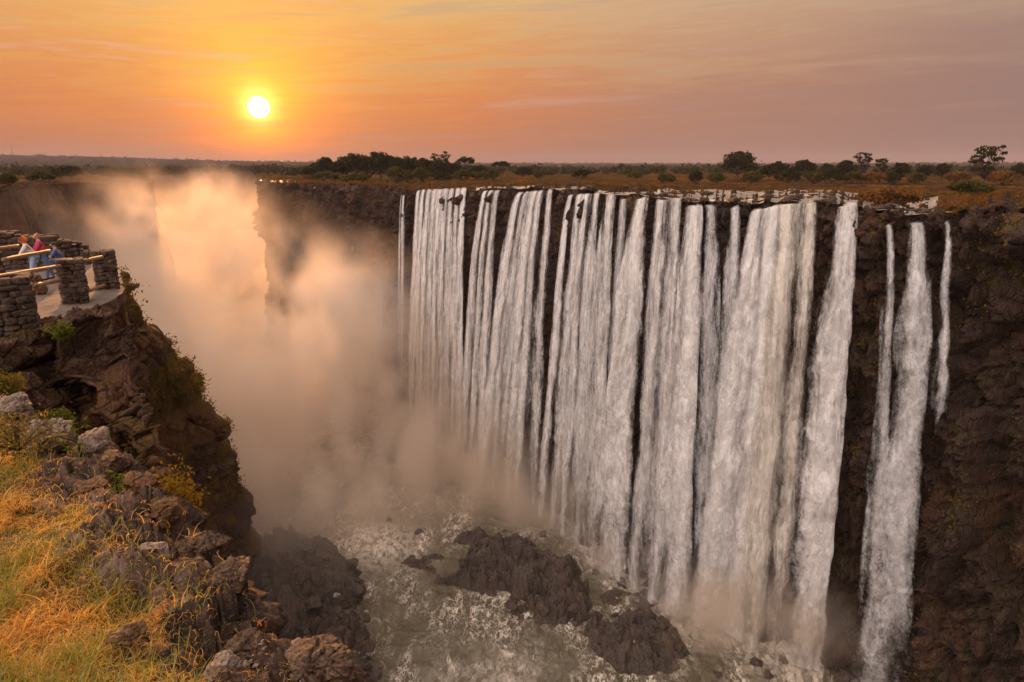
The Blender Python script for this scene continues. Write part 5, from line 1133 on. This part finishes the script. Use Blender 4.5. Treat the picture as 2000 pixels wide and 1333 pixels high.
# dark loose rocks on the shelves between the streams
M_shelf = rock_mat('shelf_rock', (.012, .009, .007), (.04, .026, .019), (.10, .065, .045), (.16, .07, .02), (.05, .045, .01), 1.0, .35, .8, .5, 1.0, .25)
GR = 'dark rocks scattered over the shelves above the falls'; r_ = np.random.default_rng(17)
protos = [boulder('shelf_rock', 'dark angular rock among others on the shelves between the streams above the falls', 'rock', (0, 0, 0), (1.5, 1.1, .62), 700 + k, M_shelf, GR, sub=4, sharp=.8) for k in range(7)]
cnt = 0
while cnt < 210:
    az = r_.uniform(-8, 38) if cnt % 3 else r_.uniform(17, 38); D0_ = float(lip_D(np.array(az))); b_ = 1.2 + 70 * r_.uniform() ** 1.9 + (r_.uniform() < .5) * 0; D = D0_ + b_
    p = ground_at(az, D); s_ = r_.uniform(.45, 1.35) * (1.25 if b_ < 6 else 1)
    o = protos[cnt] if cnt < 7 else protos[cnt % 7].copy()
    if cnt >= 7: COL.objects.link(o)
    o.location = (p[0], p[1], p[2] + .1 * s_); o.scale = (s_, s_ * r_.uniform(.7, 1.2), s_ * r_.uniform(.7, 1.3)); o.rotation_euler = (r_.uniform(-.15, .15), r_.uniform(-.15, .15), r_.uniform(0, 6.3)); cnt += 1
# reddish blocks that split the lip into notches
for i, (px, py, w, h, lb) in enumerate([(1098, 392, 7.0, 6.5, 'reddish block dividing two curtains at the lip, left of the other notched blocks'), (1187, 390, 3.6, 3.5, 'small block at the lip right of the merging strands'), (928, 380, 4.5, 4.5, 'dark block at the lip between the four-lobed and the twin-stranded falls'), (993, 380, 4.5, 5, 'dark block at the lip right of the twin-stranded fall'), (1228, 395, 2.2, 4, 'narrow block at the lip left of the bright leaning column'), (1274, 394, 1.6, 3.4, 'sliver of rock at the lip right of the bright leaning column'), (1408, 408, 4.6, 5, 'jagged dark block at the lip beside the sheer veil'), (1456, 410, 3, 5, 'cracked block between the lacy fall and the biggest curtain'), (1614, 415, 4.6, 8, 'smooth brown block between the biggest curtain and the tall leaning fall'), (1692, 430, 5.4, 6.5, 'stack of square blocks right of the tall leaning fall'), (1755, 425, 4.0, 5.4, 'rounded block above the wispy trickle'), (1828, 432, 4.0, 5, 'block between the ragged fall and the thin stepped ribbon'), (1900, 430, 6.0, 5.5, 'cluster-like block at the brink right of the stepped ribbon'), (1965, 425, 6.5, 6, 'mossy block at the brink nearest the right edge'), (1335, 398, 1.4, 2.6, 'little square block at the lip left of the smooth pour')]):
    a = AZ(px, py); D = float(wall_D(a)) + .9; p = PD(px, py, D); boulder('lip_block', lb, 'rock', tuple(p), (w / 2, 2.0, h / 2), 800 + i, M_wall if i not in (0, 8, 2) else M_shelf, 'blocks of rock that split the lip of the falls', sub=5, rz=math.radians(-a - 28), flat=1, sharp=1.0, rough=.8)
# dry grass tufts on the plain and the brink
def build_tufts():
    r_ = np.random.default_rng(23); n = 52000; az = r_.uniform(-20, 39, n); D0_ = lip_D(az); b_ = 1.0 + 150 * r_.uniform(size=n) ** 1.7; D = D0_ + b_; x, y = np.sin(np.radians(az)) * D, np.cos(np.radians(az)) * D; p = np.stack([x, y, 0 * x], -1)
    k = (fbm(p / 14, 3, s=91) + .2 * fbm(p / 3, 2, s=92) > .02 - .14 * sstep(27, 33, az)) & ~((az > -4) & (az < 33) & (D - D0_ < 30) & (fbm(p / (14, 5, 1), 3, s=74) > -.22)) & ~((az > 12) & (az < 32) & (D - D0_ < 92) & (fbm(p / (14, 5, 1), 3, s=77) > -.12)); x, y, az, D, D0_ = [a[k] for a in (x, y, az, D, D0_)]; z = plateau_z(x, y, D, D0_, lip_z(az)); n = len(x); h = r_.uniform(.25, .8, n); a = r_.uniform(0, 3.14, n); w = h * .55
    V = np.stack([np.stack([x - np.cos(a) * w * .3, y - np.sin(a) * w * .3, z - .1], -1), np.stack([x + np.cos(a) * w * .3, y + np.sin(a) * w * .3, z - .1], -1), np.stack([x + np.cos(a) * w, y + np.sin(a) * w, z + h], -1), np.stack([x - np.cos(a) * w * .7, y - np.sin(a) * w * .7, z + h * .8], -1)], 1).reshape(-1, 3)
    me = mesh_from('tufts', V, np.arange(n * 4).reshape(-1, 4), False); set_attr(me, 'hue', np.repeat(np.clip(.5 + .8 * fbm(np.stack([x, y, 0 * x], -1) / 20, 2, s=94) + r_.normal(size=n) * .15, 0, 1), 4)); me.materials.append(leaf_mat('tuft_blades', (.15, .065, .015), (.08, .06, .015), .35))
    o = bpy.data.objects.new('dry_grass', me); COL.objects.link(o); tag(o, 'rust and olive grass tufts over the plain behind the falls', 'grass', kind='stuff')
build_tufts()
# plants and moss clumps that hang on the mossy right-hand cliff and on the headland ledges
def cliff_plants(A, sel, n, size, mat, label, seed, name='ledge_plants', flip=1):
    r_ = np.random.default_rng(seed); N = normals(A); i = r_.integers(2, A.shape[0] - 2, n * 4); j = r_.integers(2, A.shape[1] - 2, n * 4); p = A[i, j]; nn = N[i, j]
    k = sel(p, nn); p = p[k][:n]; nn = nn[k][:n]; m = 14; C = []
    c = p[:, None, :] + r_.normal(size=(len(p), m, 3)) * size * 1.1 * np.array((1, 1, .8)) + nn[:, None] * 0
    me = leaves_mesh(name, c.reshape(-1, 3), size * .42, mat, seed, .6); o = bpy.data.objects.new(name, me); COL.objects.link(o); tag(o, label, 'plants', kind='stuff')
M_moss1 = leaf_mat('cliff_leaves', (.06, .085, .012), (.22, .11, .02), .3); M_moss2 = leaf_mat('ledge_leaves', (.17, .10, .016), (.09, .085, .014), .4)
cliff_plants(A_w, lambda p, nn: (np.degrees(np.arctan2(p[:, 0], p[:, 1])) > 26.5) & (fbm(p / 7, 3, s=5) + .15 * (p[:, 2] + 60) / 60 > .16), 5000, .5, M_moss1, 'moss and small plants growing on the right-hand cliff', 41)
cliff_plants(A_B, lambda p, nn: (fbm(p / 9, 3, s=6) > -.10) & (p[:, 2] > -85), 13000, .5, M_moss2, 'rusty ledge grass on the headland cliff', 42)
cliff_plants(A_A, lambda p, nn: (fbm(p / 1.2, 3, s=8) > .12), 1500, .035, M_moss2, 'dry plants rooted in the gully wall', 43)
